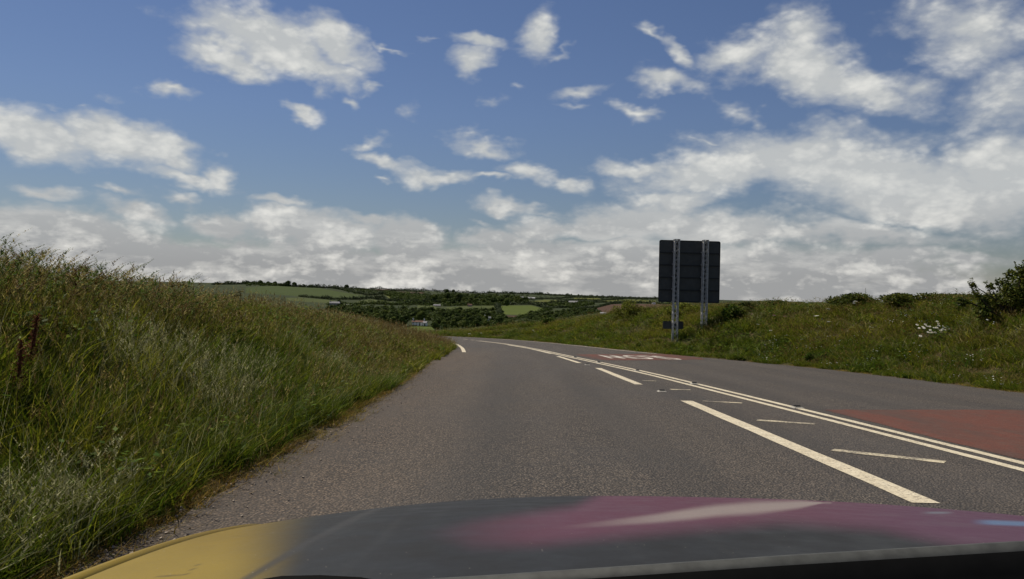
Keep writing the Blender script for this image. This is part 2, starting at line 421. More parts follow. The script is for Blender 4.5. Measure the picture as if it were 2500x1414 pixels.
def nearest(P, E):
    """distance from points to polyline vertices, and the nearest vertex's y (edge resampled finely)"""
    Ef = np.concatenate([np.linspace(E[i], E[i + 1], 4, endpoint=False) for i in range(len(E) - 1)])
    d = np.empty(len(P)); yy = np.empty(len(P)); xx = np.empty(len(P))
    for a in range(0, len(P), 4000):
        q = P[a:a + 4000]
        D = (q[:, None, 0] - Ef[None, :, 0]) ** 2 + (q[:, None, 1] - Ef[None, :, 1]) ** 2
        k = D.argmin(1); d[a:a + 4000] = np.sqrt(D[np.arange(len(q)), k]); yy[a:a + 4000] = Ef[k, 1]; xx[a:a + 4000] = Ef[k, 0]
    return d, yy, xx
ROADPOLY = np.vstack([EL, ER[::-1]])
def in_poly(x, y, poly):
    x = np.asarray(x); y = np.asarray(y); ins = np.zeros(x.shape, bool)
    px, py = poly[:, 0], poly[:, 1]; j = len(poly) - 1
    for i in range(len(poly)):
        c = ((py[i] > y) != (py[j] > y)) & (x < (px[j] - px[i]) * (y - py[i]) / (py[j] - py[i] + 1e-12) + px[i])
        ins ^= c; j = i
    return ins
def vnoise(x, y, s, seed=0):
    """cheap smooth value noise"""
    r = np.random.default_rng(seed).random((64, 64))
    X = x / s; Y = y / s
    i = np.floor(X).astype(int); j = np.floor(Y).astype(int); u = X - i; v = Y - j
    u = u * u * (3 - 2 * u); v = v * v * (3 - 2 * v)
    g = lambda a, b: r[a % 64, b % 64]
    return g(i, j) * (1 - u) * (1 - v) + g(i + 1, j) * u * (1 - v) + g(i, j + 1) * (1 - u) * v + g(i + 1, j + 1) * u * v - .5
def ground(x, y):
    """height of the verges and banks either side of the road; also distance to road and side"""
    x = np.asarray(x, float); y = np.asarray(y, float)
    P = np.stack([x, y], 1)
    dl, yl, _ = nearest(P, EL); dr, yr, _ = nearest(P, ER)
    ins = in_poly(x, y, ROADPOLY)
    left = dl < dr
    d = np.where(left, dl, dr)
    yn = np.where(left, yl, yr)
    kl = np.interp(yn, [-30, 0, 16, 21, 31, 38, 46], [1, 1, 1, .92, .66, .34, .03])
    kr = np.interp(yn, [-30, 20, 58, 75, 84, 92], [.9, .95, 1, .55, .2, 0])
    pl = np.interp(d, [0, .35, .8, 1.5, 2.4, 3.1, 4.2, 14, 60], [0, .02, .12, .50, 1.02, 1.24, 1.30, 1.2, .8])
    pr = np.interp(d, [0, .5, 1.1, 2.5, 4, 5.6, 8, 20, 80], [0, .03, .2, 1.0, 1.85, 2.45, 2.55, 2.6, 2.2])
    h = np.where(left, kl * pl, kr * pr)
    fall = np.where(left, np.interp(yn, [38, 50], [0, 1]), np.interp(yn, [80, 90], [0, 1]))
    h = h - fall * np.interp(d, [0, 1.5, 5, 60], [0, 0, .35, 5.0])
    bump = (vnoise(x, y, 1.7, 3) * .16 + vnoise(x, y, .6, 4) * .07) * np.clip(d / 1.2, 0, 1) + vnoise(x, y, 6, 5) * .22 * np.clip((d - 2) / 3, 0, 1)
    z = road_z(y) + np.where(ins, -.03, h + bump * 1.0)
    return z, np.where(ins, -d, d), left, yn

# near ground sheet
gx = np.concatenate([np.linspace(-140, -14, 24, endpoint=False), np.arange(-14, 24, .28), np.linspace(24, 150, 26)])
gy = np.concatenate([np.linspace(-60, -4, 16, endpoint=False), np.arange(-4, 50, .35), np.arange(50, 128, .8)])
GX, GY = np.meshgrid(gx, gy)
GZ, GD, GLf, GN = ground(GX.ravel(), GY.ravel())
m = MB()
nx = len(gx)
idx = np.arange(len(gx) * len(gy)).reshape(len(gy), nx)
q = np.stack([idx[:-1, :-1], idx[:-1, 1:], idx[1:, 1:], idx[1:, :-1]], -1).reshape(-1, 4)
m.add(np.stack([GX.ravel(), GY.ravel(), GZ], 1), q.tolist())
tag(m.build('ground', MAT_SOIL, smooth=True), kind='structure')

# ---------------------------------------------------------------- the valley and the hills
TY = np.log(np.array([100, 300, 500, 650, 800, 1100, 1400, 1800, 2300, 3000, 3600, 6500, 12000.]))
TX = np.array([500, 900, 1300, 1700.])
TR = np.array([
 [-118, -102, -80, -60, -45, -24, -5, 7, 12, 14, 5, -2, -2],
 [-118, -108, -97, -78, -60, -38, -22, -8, 2, 7, 2, -3, -3],
 [-118, -110, -102, -84, -64, -44, -30, -18, -8, 0, 2, 6, -2],
 [-118, -106, -92, -76, -58, -38, -26, -16, -9, -4, -2, 1, -2.]])
def terr(x, y):
    """height of the far land"""
    x = np.asarray(x, float); y = np.maximum(np.asarray(y, float), 60)
    u = 1250 + 1944 * x / y
    ly = np.log(y)
    rows = np.array([np.interp(ly, TY, r) for r in TR])
    t = np.clip((u - 500) / 400, 0, 2.999); i = t.astype(int); f = t - i; f = f * f * (3 - 2 * f)
    k = np.arange(len(x)) if x.ndim else 0
    r = rows[i, k] * (1 - f) + rows[np.minimum(i + 1, 3), k] * f
    z = 1.25 + r / 1944 * y
    amp = np.clip((y - 250) / 600, 0, 1)
    return z + amp * (vnoise(x, y, 170, 8) * 3.2 + vnoise(x, y, 420, 9) * 5)
def hit(px, py):
    d = ray(px, py)
    ys = np.exp(np.linspace(math.log(115), math.log(7000), 900))
    X = d[0] / d[1] * ys; Z = CAM[2] + d[2] / d[1] * ys
    T = terr(X, ys)
    k = np.argmax(Z < T)
    if not (Z < T).any(): k = int(np.argmin(np.where((ys > 1500) & (ys < 3400), (Z - T) / ys, 9)))
    return np.array([X[k], ys[k], T[k]])
FIELDS = [
 ('green', [(600,702),(640,699),(684,698),(762,700),(814,710),(892,723),(876,731),(809,731),(731,724),(684,720),(600,716)]),
 ('dull', [(700,727),(736,727),(800,732),(835,737),(835,743),(790,739),(700,734)]),
 ('dull', [(866,742),(876,735),(905,731),(957,738),(960,744),(900,743)]),
 ('olive', [(939,719),(965,720),(1032,730),(1009,734),(949,728)]),
 ('brown', [(902,703),(970,706),(985,710),(931,711)]),
 ('brown', [(975,712),(1035,714),(1030,722),(985,718)]),
 ('dull', [(1020,745),(1060,747),(1078,762),(1050,760),(1020,752)]),
 ('dull', [(1088,750),(1150,747),(1208,746),(1213,755),(1180,758),(1130,756),(1095,757)]),
 ('bright', [(1214,748),(1246,746),(1297,746),(1335,756),(1316,763),(1274,769),(1220,768)]),
 ('brown', [(1222,770),(1273,771),(1266,778),(1228,778)]),
 ('brown', [(1455,753),(1490,743),(1560,742),(1640,744),(1640,760),(1476,765)]),
 ('olive', [(1288,737),(1330,732),(1386,735),(1330,740)]),
 ('olive', [(1400,727),(1459,727),(1470,732),(1403,733)]),
 ('olive', [(1462,735),(1532,731),(1600,734),(1600,738),(1476,738)]),
 ('bright', [(960,802),(982,799),(1010,796),(1052,797),(1062,806),(1019,812),(960,812)]),
 ('dull', [(855,768),(931,774),(940,781),(880,779)]),
 ('dull', [(1180,724),(1260,727),(1262,730),(1190,729)]),
 ('dull', [(780,698),(850,701),(880,706),(830,706)]),
]
us = np.concatenate([np.linspace(-2.2, -.72, 40, endpoint=False), np.linspace(-.72, .72, 900, endpoint=False), np.linspace(.72, 2.2, 40)])
ys = np.exp(np.concatenate([np.linspace(math.log(98), math.log(480), 50, endpoint=False), np.linspace(math.log(480), math.log(3600), 330, endpoint=False), np.linspace(math.log(3600), math.log(12500), 40)]))
UU, YY = np.meshgrid(us, ys)
XX = (UU * YY).ravel(); YYf = YY.ravel(); ZZ = terr(XX, YYf)
nu = len(us); idx = np.arange(XX.size).reshape(len(ys), nu)
q = np.stack([idx[:-1, :-1], idx[:-1, 1:], idx[1:, 1:], idx[1:, :-1]], -1).reshape(-1, 4)
V = np.stack([XX, YYf, ZZ], 1)
cen = V[q].mean(1)
cpx, cpy = to_px(cen)
own = np.full(len(q), -1)
for k, (kind_, poly) in enumerate(FIELDS):
    own[in_poly(cpx, cpy, np.array(poly, float)) & (own < 0)] = k
def submesh(sel):
    qq = q[sel]; uq, inv = np.unique(qq, return_inverse=True)
    mm = MB(); mm.add(V[uq], inv.reshape(-1, 4).tolist()); return mm
tag(submesh(own < 0).build('hills', MAT_SCRUB, smooth=True), kind='structure')
for k, (kind_, poly) in enumerate(FIELDS):
    if (own == k).sum() > 3:
        tag(submesh(own == k).build('field', MAT_FIELDS[kind_], smooth=True), kind='structure')

# ---------------------------------------------------------------- road markings
def strip(path, width, name, mat, lift=.004, squared=None):
    """painted line of real width lying on the road plane along world points (x, y)"""
    P = np.asarray(path, float)[:, :2]
    T = np.gradient(P, axis=0); T /= np.linalg.norm(T, axis=1)[:, None]
    Nn = np.stack([-T[:, 1], T[:, 0]], 1)
    if squared: Nn[:] = (-1, 0)
    jj = rng.normal(0, .02, (2, len(P), 1)) * width
    L = P + Nn * (width / 2 + jj[0]); Rr = P - Nn * (width / 2 + jj[1])
    mm = MB()
    v = [(a[0], a[1], road_z(a[1]) + lift) for a in L] + [(a[0], a[1], road_z(a[1]) + lift) for a in Rr]
    k = len(P)
    mm.add(v, [(i, i + k, i + 1 + k, i + 1) for i in range(k - 1)])
    return tag(mm.build(name, mat), kind='structure')
def px_path(pts, n=10): return smooth_path([on_road(*p)[:2] for p in pts], n)
dbl = px_path([(2600, 1165), (2500, 1140), (2105, 1041), (1860, 980), (1704, 941.5), (1560, 907), (1380, 868.5), (1300, 851.5), (1230, 839.5), (1166, 832)])
d0 = dbl[0]; dd = (dbl[0] - dbl[3]) / np.linalg.norm(dbl[0] - dbl[3])
dbl = np.vstack([d0 + dd * 8, d0 + dd * 4, dbl])
T = np.gradient(dbl, axis=0); T /= np.linalg.norm(T, axis=1)[:, None]; Nn = np.stack([-T[:, 1], T[:, 0]], 1)
strip(dbl + Nn * .14, .13, 'solid_white_line', MAT_PAINT); strip(dbl - Nn * .14, .13, 'solid_white_line', MAT_PAINT)
strip(px_path([(1158, 830.9), (1150, 830.0)], 4), .14, 'broken_white_line', MAT_PAINT)
strip(px_path([(1143, 829.4), (1131, 828.2)], 4), .14, 'broken_white_line', MAT_PAINT)
strip(px_path([(1240, 842.5), (1290, 851), (1346, 864)]), .15, 'broken_white_line', MAT_PAINT, .0075)
strip(px_path([(1362, 870), (1415, 886.5)]), .17, 'broken_white_line', MAT_PAINT)
strip(px_path([(1460, 899), (1560, 939)]), .19, 'broken_white_line', MAT_PAINT, squared=True)
strip(px_path([(1676, 979), (2262, 1229)]), .21, 'broken_white_line', MAT_PAINT, squared=True)
strip(smooth_path(ER[[k for k in range(len(ER)) if 40 < ER[k, 1] < 108]] + np.array([-.38, -.25]), 2), .12, 'edge_line', MAT_PAINT)
strip(px_path([(1133, 860), (1128, 850), (1117, 842), (1104, 837.5), (1086, 833.5), (1065, 830)]), .18, 'edge_line', MAT_PAINT)
for a, b, w in (((1568, 929.5), (1602, 930.5), .14), ((1637, 951), (1686, 952), .15), ((1716, 979.5), (1812, 984.5), .15), ((1848, 1026), (1990, 1036), .16), ((2032, 1099), (2308, 1129), .17)):
    strip(px_path([a, b], 12), w, 'hatch_marking', MAT_WORN)
def patch(pts, name, mat, lift):
    P0 = [on_road(*p) for p in pts]; P = []
    for a, b in zip(P0, P0[1:] + P0[:1]):
        k = max(2, int(np.linalg.norm(b - a) / .22))
        for i in range(k): P.append(a + (b - a) * i / k + np.array([rng.normal(0, .012), rng.normal(0, .018), 0]))
    mm = MB(); mm.add([(p[0], p[1], road_z(p[1]) + lift) for p in P], [tuple(range(len(P)))[::-1]])
    return tag(mm.build(name, mat), kind='structure')
patch([(1406, 866), (1500, 864.5), (1620, 864), (1650, 866.5), (1706, 873.5), (1722, 878), (1620, 879.5), (1480, 880), (1446, 875.5)], 'red_road_surfacing', MAT_RED, .0035)
patch([(2010, 1001), (2500, 1001), (2760, 1001), (2900, 1230), (2500, 1124), (2250, 1062)], 'red_road_surfacing', MAT_RED, .0035)
cu = bpy.data.curves.new('slow_text', 'FONT'); cu.body = 'SLOW'; cu.size = 1.0
cu.align_x = 'CENTER'; cu.align_y = 'CENTER'; cu.offset = .012
to = bpy.data.objects.new('slow_tmp', cu); C.objects.link(to)
bpy.context.view_layer.update()
tme = bpy.data.meshes.new_from_object(to.evaluated_get(bpy.context.evaluated_depsgraph_get()))
bpy.data.objects.remove(to)
co = np.empty(len(tme.vertices) * 3); tme.vertices.foreach_get('co', co); co = co.reshape(-1, 3)
co[:, :2] -= (co[:, :2].max(0) + co[:, :2].min(0)) / 2
ext = co.max(0) - co.min(0)
cx = on_road(1552, 872.3)
lx = co[:, 0] / ext[0] * 3.15; ly_ = co[:, 1] / ext[1] * 3.7
hd = R(7)
wx = -(lx * math.cos(hd) - ly_ * math.sin(hd)); wy = -(lx * math.sin(hd) * 1 + ly_ * math.cos(hd))
wx = cx[0] - lx * math.cos(hd) + ly_ * math.sin(hd); wy = cx[1] - lx * math.sin(hd) - ly_ * math.cos(hd)
out = np.stack([wx, wy, road_z(wy) + .0075], 1)
tme.vertices.foreach_set('co', out.astype(np.float32).ravel()); tme.materials.append(material('worn_white_paint', plain((.50, .47, .41), .3, 8), .8, .2)); tme.update()
slow = bpy.data.objects.new('painted_word', tme); C.objects.link(slow); tag(slow, kind='structure')

# cat's eyes
MAT_CAST = material('stud_iron', plain((.35, .33, .28), .3, 60), .6, .4)
MAT_RUB = material('stud_rubber', plain((.03, .03, .03), .2, 60), .7, .3)
def make_stud(name):
    root = empty(name, (0, 0, 0))
    mm = MB()
    for k, (w_, l_, z_) in enumerate(((.17, .20, 0), (.15, .18, .012), (.11, .14, .022))):
        mm.add([(-w_/2, -l_/2, z_), (w_/2, -l_/2, z_), (w_/2, l_/2, z_), (-w_/2, l_/2, z_)], [])
    b = MB(); b.add([p for q_ in mm.v for p in q_], [(i, (i + 1) % 4, (i + 1) % 4 + 4, i + 4) for i in range(4)] + [(i + 4, (i + 1) % 4 + 4, (i + 1) % 4 + 8, i + 8) for i in range(4)] + [(8, 9, 10, 11)])
    b.build('housing', MAT_CAST, root)
    r = MB(); r.tube([(-.05, 0, .026), (.05, 0, .026)], [.022, .022], 8); r.box((0, 0, .018), (.09, .12, .02)); r.build('rubber_insert', MAT_RUB, root)
    return root
studs = [((1946, 996.5), 'nearest stud, chipped, between the double white lines'), ((1695, 938), 'stud between double white lines level with the third hatch bar'),
         ((1556, 906.5), 'stud between double white lines, upper right of the middle dash'), ((1462, 886), 'stud between double lines below the red SLOW patch'),
         ((1404, 873), 'farthest stud between double lines, left of red patch'), ((1434, 891.5), 'stud in the gap above the middle broken dash'), ((1616, 957), 'pale lone stud in the gap above the longest dash')]
st0 = make_stud('road_stud')
for k, (p_, lab) in enumerate(studs):
    w_ = on_road(*p_)
    s_ = st0 if k == 0 else copy_tree(st0, (0, 0, 0))
    s_.location = (w_[0], w_[1], w_[2] + .003); s_.rotation_euler = (-math.atan(SL), 0, R(2)); tag(s_, lab, 'road stud', 'reflective studs along the white lines')
#MORE

# ---------------------------------------------------------------- verge vegetation
def blade(mb, base, h, lean, ang, w, m=0, curve=.5, segs=3, face=None):
    """one curved tapering blade"""
    d = np.array([math.cos(ang), math.sin(ang), 0.0])
    fa = random.random() * math.pi if face is None else face
    s_ = np.array([math.cos(fa), math.sin(fa), 0.0]) * w / 2
    vs = []
    for i in range(segs + 1):
        t = i / segs
        c = np.array(base) + d * lean * (t * (1 - curve) + curve * t * t) + np.array([0, 0, h * (t - .18 * curve * t * t)])
        k = (1 - t) ** .7 if i < segs else 0
        if i < segs: vs += [c - s_ * k, c + s_ * k]
        else: vs.append(c)
    fs = [(2 * i, 2 * i + 1, 2 * i + 3, 2 * i + 2) for i in range(segs - 1)] + [(2 * segs - 2, 2 * segs - 1, 2 * segs)]
    mb.add(vs, fs, m)
    return vs[-1], d
def seedhead(mb, tip, d, n, L, w, m, droop=.3):
    """feathery grass head: little spikelets spread round the top of a stem"""
    for i in range(n):
        t = i / max(n - 1, 1)
        c = np.array(tip) + d * (droop * L * t * t) + np.array([0, 0, L * (t - .75)])
        a = random.random() * 6.28
        e = np.array([math.cos(a), math.sin(a), .9]) * w * (1.2 - t) * random.uniform(.8, 1.6)
        s_ = np.array([-math.sin(a), math.cos(a), 0]) * w * .28
        mb.add([c - s_, c + s_, c + e + s_ * .3, c + e * 1.3], [(0, 1, 2), (0, 2, 3)], m)
WIND = .35      # blades lean mostly towards the road and away from the camera
def clump(kind):
    mb = MB(); rr = random.uniform
    def b(spread): a = rr(0, 6.28); r = spread * math.sqrt(random.random()); return (r * math.cos(a), r * math.sin(a), -.04)
    def ang(): return random.gauss(WIND, 1.9)
    if kind == 'green':
        for _ in range(95): h = rr(.14, .46); blade(mb, b(.26), h, h * rr(.15, 1.0), ang(), rr(.008, .019), 0 if random.random() < .85 else 1, rr(.4, 1.1))
        for _ in range(7): h = rr(.40, .62); tp, d = blade(mb, b(.24), h, h * rr(.1, .3), ang(), .004, 1, .3); seedhead(mb, tp, d, 8, .08, .018, 1 if random.random() < .6 else 2)
    elif kind == 'seedy':
        for _ in range(70): h = rr(.14, .42); blade(mb, b(.26), h, h * rr(.1, .9), ang(), rr(.008, .018), 0, rr(.4, 1.1))
        for _ in range(13): h = rr(.36, .66); tp, d = blade(mb, b(.26), h, h * rr(.05, .3), ang(), .004, 1 if random.random() < .5 else 2, .3); seedhead(mb, tp, d, 10, rr(.07, .12), .019, 2)
    elif kind == 'pale':
        for _ in range(80): h = rr(.16, .5); blade(mb, b(.25), h, h * rr(.2, 1.0), ang(), rr(.006, .013), 3 if random.random() < .28 else 0, rr(.5, 1.2))
        for _ in range(10): h = rr(.4, .62); tp, d = blade(mb, b(.24), h, h * rr(.1, .5), ang(), .004, 3, .4); seedhead(mb, tp, d, 10, .11, .016, 3, .6)
    elif kind == 'short':
        for _ in range(55): h = rr(.06, .20); blade(mb, b(.20), h, h * rr(.2, 1.2), rr(0, 6.28), rr(.004, .009), 0 if random.random() < .45 else 4, segs=2)
    elif kind == 'weed':
        for _ in range(42):
            c = np.array(b(.24)) + (0, 0, rr(.08, .42)); a = rr(0, 6.28); L = rr(.04, .10)
            d = np.array([math.cos(a), math.sin(a), rr(-.4, .5)]) * L; s_ = np.array([-math.sin(a), math.cos(a), 0]) * L * .33
            mb.add([c, c + d * .5 + s_, c + d, c + d * .5 - s_], [(0, 1, 2, 3)], 5)
        for _ in range(22): h = rr(.25, .5); blade(mb, b(.22), h, h * rr(.1, .5), ang(), .006, 0)
    elif kind == 'dead':
        for _ in range(60): h = rr(.03, .13); blade(mb, b(.16), h, h * rr(.5, 2.0), rr(0, 6.28), rr(.005, .012), 4 if random.random() < .8 else 0, segs=2)
    elif kind == 'flowery':
        for _ in range(60): h = rr(.12, .36); blade(mb, b(.25), h, h * rr(.1, .9), ang(), rr(.008, .016), 0 if random.random() < .6 else 6)
        for _ in range(5):
            c = np.array(b(.25)) + (0, 0, rr(.28, .42)); g_ = rr(.012, .02)
            mb.add([c + (g_, 0, 0), c + (0, g_, g_ * .5), c + (-g_, 0, 0), c + (0, -g_, -g_ * .5)], [(0, 1, 2, 3)], 7)
            mb.add([c + (g_ * .7, 0, -g_), c + (g_ * .7, 0, g_ * .6), c + (-g_ * .7, 0, g_ * .6), c + (-g_ * .7, 0, -g_)], [(0, 1, 2, 3)], 7)
    elif kind == 'reed':
        for _ in range(30): h = rr(.45, .85); blade(mb, b(.25), h, h * rr(.15, .5), ang(), rr(.006, .011), 0 if random.random() < .7 else 3)
        for _ in range(13): h = rr(.8, 1.25); tp, d = blade(mb, b(.25), h, h * rr(.12, .4), ang(), .006, 1, .4, 4); seedhead(mb, tp, d, 18, rr(.16, .26), .028, random.choice((1, 2, 5, 5)), .8)
    elif kind == 'deep':
        for _ in range(96): h = rr(.16, .46); blade(mb, b(.25), h, h * rr(.3, 1.1), ang(), rr(.008, .018), 6 if random.random() < .7 else 0, rr(.5, 1.2))
        for _ in range(4): h = rr(.4, .7); blade(mb, b(.24), h, h * rr(.2, .6), ang(), .005, 3)
    return mb
GM = [G_GREEN, G_STRAW, G_BROWN, G_PALE, G_DEAD, L_WEED, G_DEEP, PETAL]
protos = bpy.data.collections.new('grass_tufts')
KINDS_ = ['green', 'seedy', 'pale', 'short', 'weed', 'reed', 'deep', 'flowery', 'dead']
VAR = 3
for i, k in enumerate(KINDS_):
    for j in range(VAR):
        o = clump(k).build('%02d_tuft' % (i * VAR + j), GM, link=False); protos.objects.link(o)

def scatter(name, P, rot, scl, idx, coll, label=None, kind='stuff'):
    me = bpy.data.meshes.new(name); me.vertices.add(len(P)); me.vertices.foreach_set('co', P.astype(np.float32).ravel())
    for nm, typ, arr in (('rot', 'FLOAT_VECTOR', rot), ('scl', 'FLOAT_VECTOR', scl), ('pick', 'INT', idx)):
        a = me.attributes.new(nm, typ, 'POINT')
        a.data.foreach_set('vector' if typ == 'FLOAT_VECTOR' else 'value', np.asarray(arr, np.int32 if typ == 'INT' else np.float32).ravel())
    o = bpy.data.objects.new(name, me); C.objects.link(o)
    ng = bpy.data.node_groups.new(name, 'GeometryNodeTree')
    ng.interface.new_socket('Geometry', in_out='INPUT', socket_type='NodeSocketGeometry')
    ng.interface.new_socket('Geometry', in_out='OUTPUT', socket_type='NodeSocketGeometry')
    N = ng.nodes; L = ng.links
    gi = N.new('NodeGroupInput'); go = N.new('NodeGroupOutput')
    ci = N.new('GeometryNodeCollectionInfo'); ci.inputs['Collection'].default_value = coll
    ci.inputs['Separate Children'].default_value = True; ci.inputs['Reset Children'].default_value = True
    ip = N.new('GeometryNodeInstanceOnPoints'); ip.inputs['Pick Instance'].default_value = True
    def attr(nm, t):
        q_ = N.new('GeometryNodeInputNamedAttribute'); q_.data_type = t; q_.inputs['Name'].default_value = nm; return q_.outputs['Attribute']
    L.new(gi.outputs[0], ip.inputs['Points']); L.new(ci.outputs[0], ip.inputs['Instance'])
    L.new(attr('pick', 'INT'), ip.inputs['Instance Index'])
    e2r = N.new('FunctionNodeEulerToRotation'); L.new(attr('rot', 'FLOAT_VECTOR'), e2r.inputs[0]); L.new(e2r.outputs[0], ip.inputs['Rotation'])
    L.new(attr('scl', 'FLOAT_VECTOR'), ip.inputs['Scale'])
    L.new(ip.outputs[0], go.inputs[0])
    md = o.modifiers.new('tufts', 'NODES'); md.node_group = ng
    return tag(o, label, kind=kind)

def rand_pts(n, x0, x1, y0, y1):
    return rng.uniform(x0, x1, n), rng.uniform(y0, y1, n)
def sow(name, label, boxes, side_left):
    X = []; Y = []; SC = []
    for (x0, x1, y0, y1, dens, s) in boxes:
        n_ = int((x1 - x0) * (y1 - y0) * dens); a, b_ = rand_pts(n_, x0, x1, y0, y1); X.append(a); Y.append(b_); SC.append(np.full(n_, s))
    x = np.concatenate(X); y = np.concatenate(Y); s = np.concatenate(SC)
    z, d, lf, yn = ground(x, y)
    edge = .02 + .14 * vnoise(x, y, .9, 21) + .10 * vnoise(x, y, .25, 22)
    keep = (d > edge + (np.interp(y, [14, 20, 34], [-.17, -.08, .16]) if side_left else 0)) & (lf == side_left) & (d < 16)
    # what lies far behind the crests is never seen
    keep &= (d < 6.5) | (rng.random(len(x)) < .35)
    x, y, z, d, s, yn = x[keep], y[keep], z[keep], d[keep], s[keep], yn[keep]
    r = rng.random(len(x)); n1 = vnoise(x, y, 2.6, 31) + .5; n2 = vnoise(x, y, 1.1, 32) + .5; n3 = vnoise(x, y, 5.5, 33) + .5
    k = np.zeros(len(x), int)                                  # green
    if side_left:
        k[(r < .22 + .5 * (n3 - .35) + .22 * np.clip((y - 9) / 20, 0, 1))] = 1              # seedy
        k[(n1 > .60) & (r < .5)] = 4                           # weeds
        k[rng.random(len(x)) < .10] = 4
        k[(n2 > .82) & (r > .6)] = 2                           # pale
        near = (d < 1.9) & (y < 16)
        k[near & (r < .7)] = 6
        k[near & (n2 > .74) & (r > .4)] = 2
        k[(d > 2.3) & (d < 5.0) & (yn < 12.5) & (rng.random(len(x)) < .42)] = 5
    else:
        k[r < .22 + .25 * n3] = 1
        k[(n1 > .55) & (r < .6)] = 4
        k[(n2 > .76) & (r > .7)] = 2
        k[(d > 4.2) & (rng.random(len(x)) < .12)] = 5
        k[(d < 2.2) & (r > .45)] = 6
        k[(rng.random(len(x)) < .10) & (y < 34)] = 7
    k[d < (.17 + .2 * (n2 - .5)) * np.where(side_left & (y > 22), .3, 1)] = 3
    k[(d < .22 + .16 * (n3 - .5) + .14 * (n1 - .5)) & (y < 30)] = 8
    hz = np.interp(d, [0, .3, .45, .9, 2], [.7, .8, .7, .95, 1.0]) * rng.uniform(.75, 1.2, len(x)) * (1 + .5 * (n1 - .5))
    if not side_left: hz *= .78
    hz = np.where((yn > 24) & side_left, hz * np.interp(yn, [24, 33, 60], [1, 1.28, 1.1]), hz)
    hz = np.where(k == 5, hz * np.interp(y, [6, 8, 10.5], [.52, .62, .56]), hz)
    wd = s * rng.uniform(.85, 1.2, len(x))
    # tufts turn only a little so that the wind bends them one way
    rz = rng.normal(0 if side_left else 2.6, 1.1, len(x))
    rot = np.stack([rng.normal(0, .10, len(x)), rng.normal(0, .10, len(x)), rz], 1)
    scl = np.stack([wd, wd, hz * np.where(s > 1.3, 1.05, 1)], 1)
    idx_ = k * VAR + rng.integers(0, VAR, len(x))
    return scatter(name, np.stack([x, y, z], 1), rot, scl, idx_, protos, label)
sow('verge_grass', 'tall unmown grass with brown seed heads on the left bank',
    [(-2.5, -1.8, 1, 24, 60, .95), (-8.5, -2.0, .8, 9, 36, .95), (-9.5, -2.0, 9, 20, 24, 1.1), (-11, -2.2, 20, 47, 12, 1.5), (-20, -3, 47, 76, 4, 1.9), (-40, -12, 60, 98, 1.5, 2.4)], True)
sow('verge_grass', 'shorter green grass and wild flowers on the right bank',
    [(10.5, 20, 9, 30, 15, 1.35), (7, 24, 30, 46, 9, 1.7), (-2, 22, 46, 66, 6, 2.1), (-16, 12, 66, 100, 4, 2.4)], False)

# loose chippings swept against the left edge
sc_coll = bpy.data.collections.new('chippings')
for j in range(3):
    mm = MB(); pts_ = rng.normal(0, 1, (8, 3)); pts_ /= np.linalg.norm(pts_, axis=1)[:, None]
    v_ = np.array([(x_, y_, z_) for z_ in (-1, 1) for y_ in (-1, 1) for x_ in (-1, 1)], float) * rng.uniform(.5, 1.1, (8, 3)) * .01
    mm.add(v_, [(0, 2, 3, 1), (4, 5, 7, 6), (0, 1, 5, 4), (1, 3, 7, 5), (3, 2, 6, 7), (2, 0, 4, 6)])
    sc_coll.objects.link(mm.build('%d_chip' % j, material('chip_stone', plain((.30, .25, .20), .35, 40), .85), link=False))
n_ = 900; y_ = rng.uniform(1.5, 22, n_) ** 1.0; off = np.abs(rng.normal(0, .30, n_))
xe = np.interp(y_, EL[:, 1], EL[:, 0]); x_ = xe - .1 + off
scatter('loose_gravel', np.stack([x_, y_, road_z(y_) + .004], 1), rng.uniform(0, 6, (n_, 3)), np.repeat(rng.uniform(.3, 1.0, (n_, 1)) ** 1.6, 3, 1),
        rng.integers(0, 3, n_), sc_coll, 'loose chippings along the left edge of the road')

def place(px, py, dmin, dmax, side_left):
    """the point of the verge that this bearing meets at the wanted picture height"""
    d = ray(px, py); best = None
    for y in np.linspace(4, 95, 700):
        x = d[0] / d[1] * y; best_z = CAM[2] + d[2] / d[1] * y
        z, dd_, lf, _ = ground([x], [y])
        if dd_[0] > 0 and best_z <= z[0] + .02: return np.array([x, y, z[0]])
    return None
yg = np.linspace(4, 95, 800)
def place(px, py, lift=0.0):
    d = ray(px, py); x = d[0] / d[1] * yg; zr = CAM[2] + d[2] / d[1] * yg
    z, dd_, lf, _ = ground(x, yg)
    ok = (dd_ > 0) & (zr <= z + lift)
    i = int(np.argmax(ok)) if ok.any() else int(np.argmin(zr - z))
    return np.array([x[i], yg[i], z[i]])

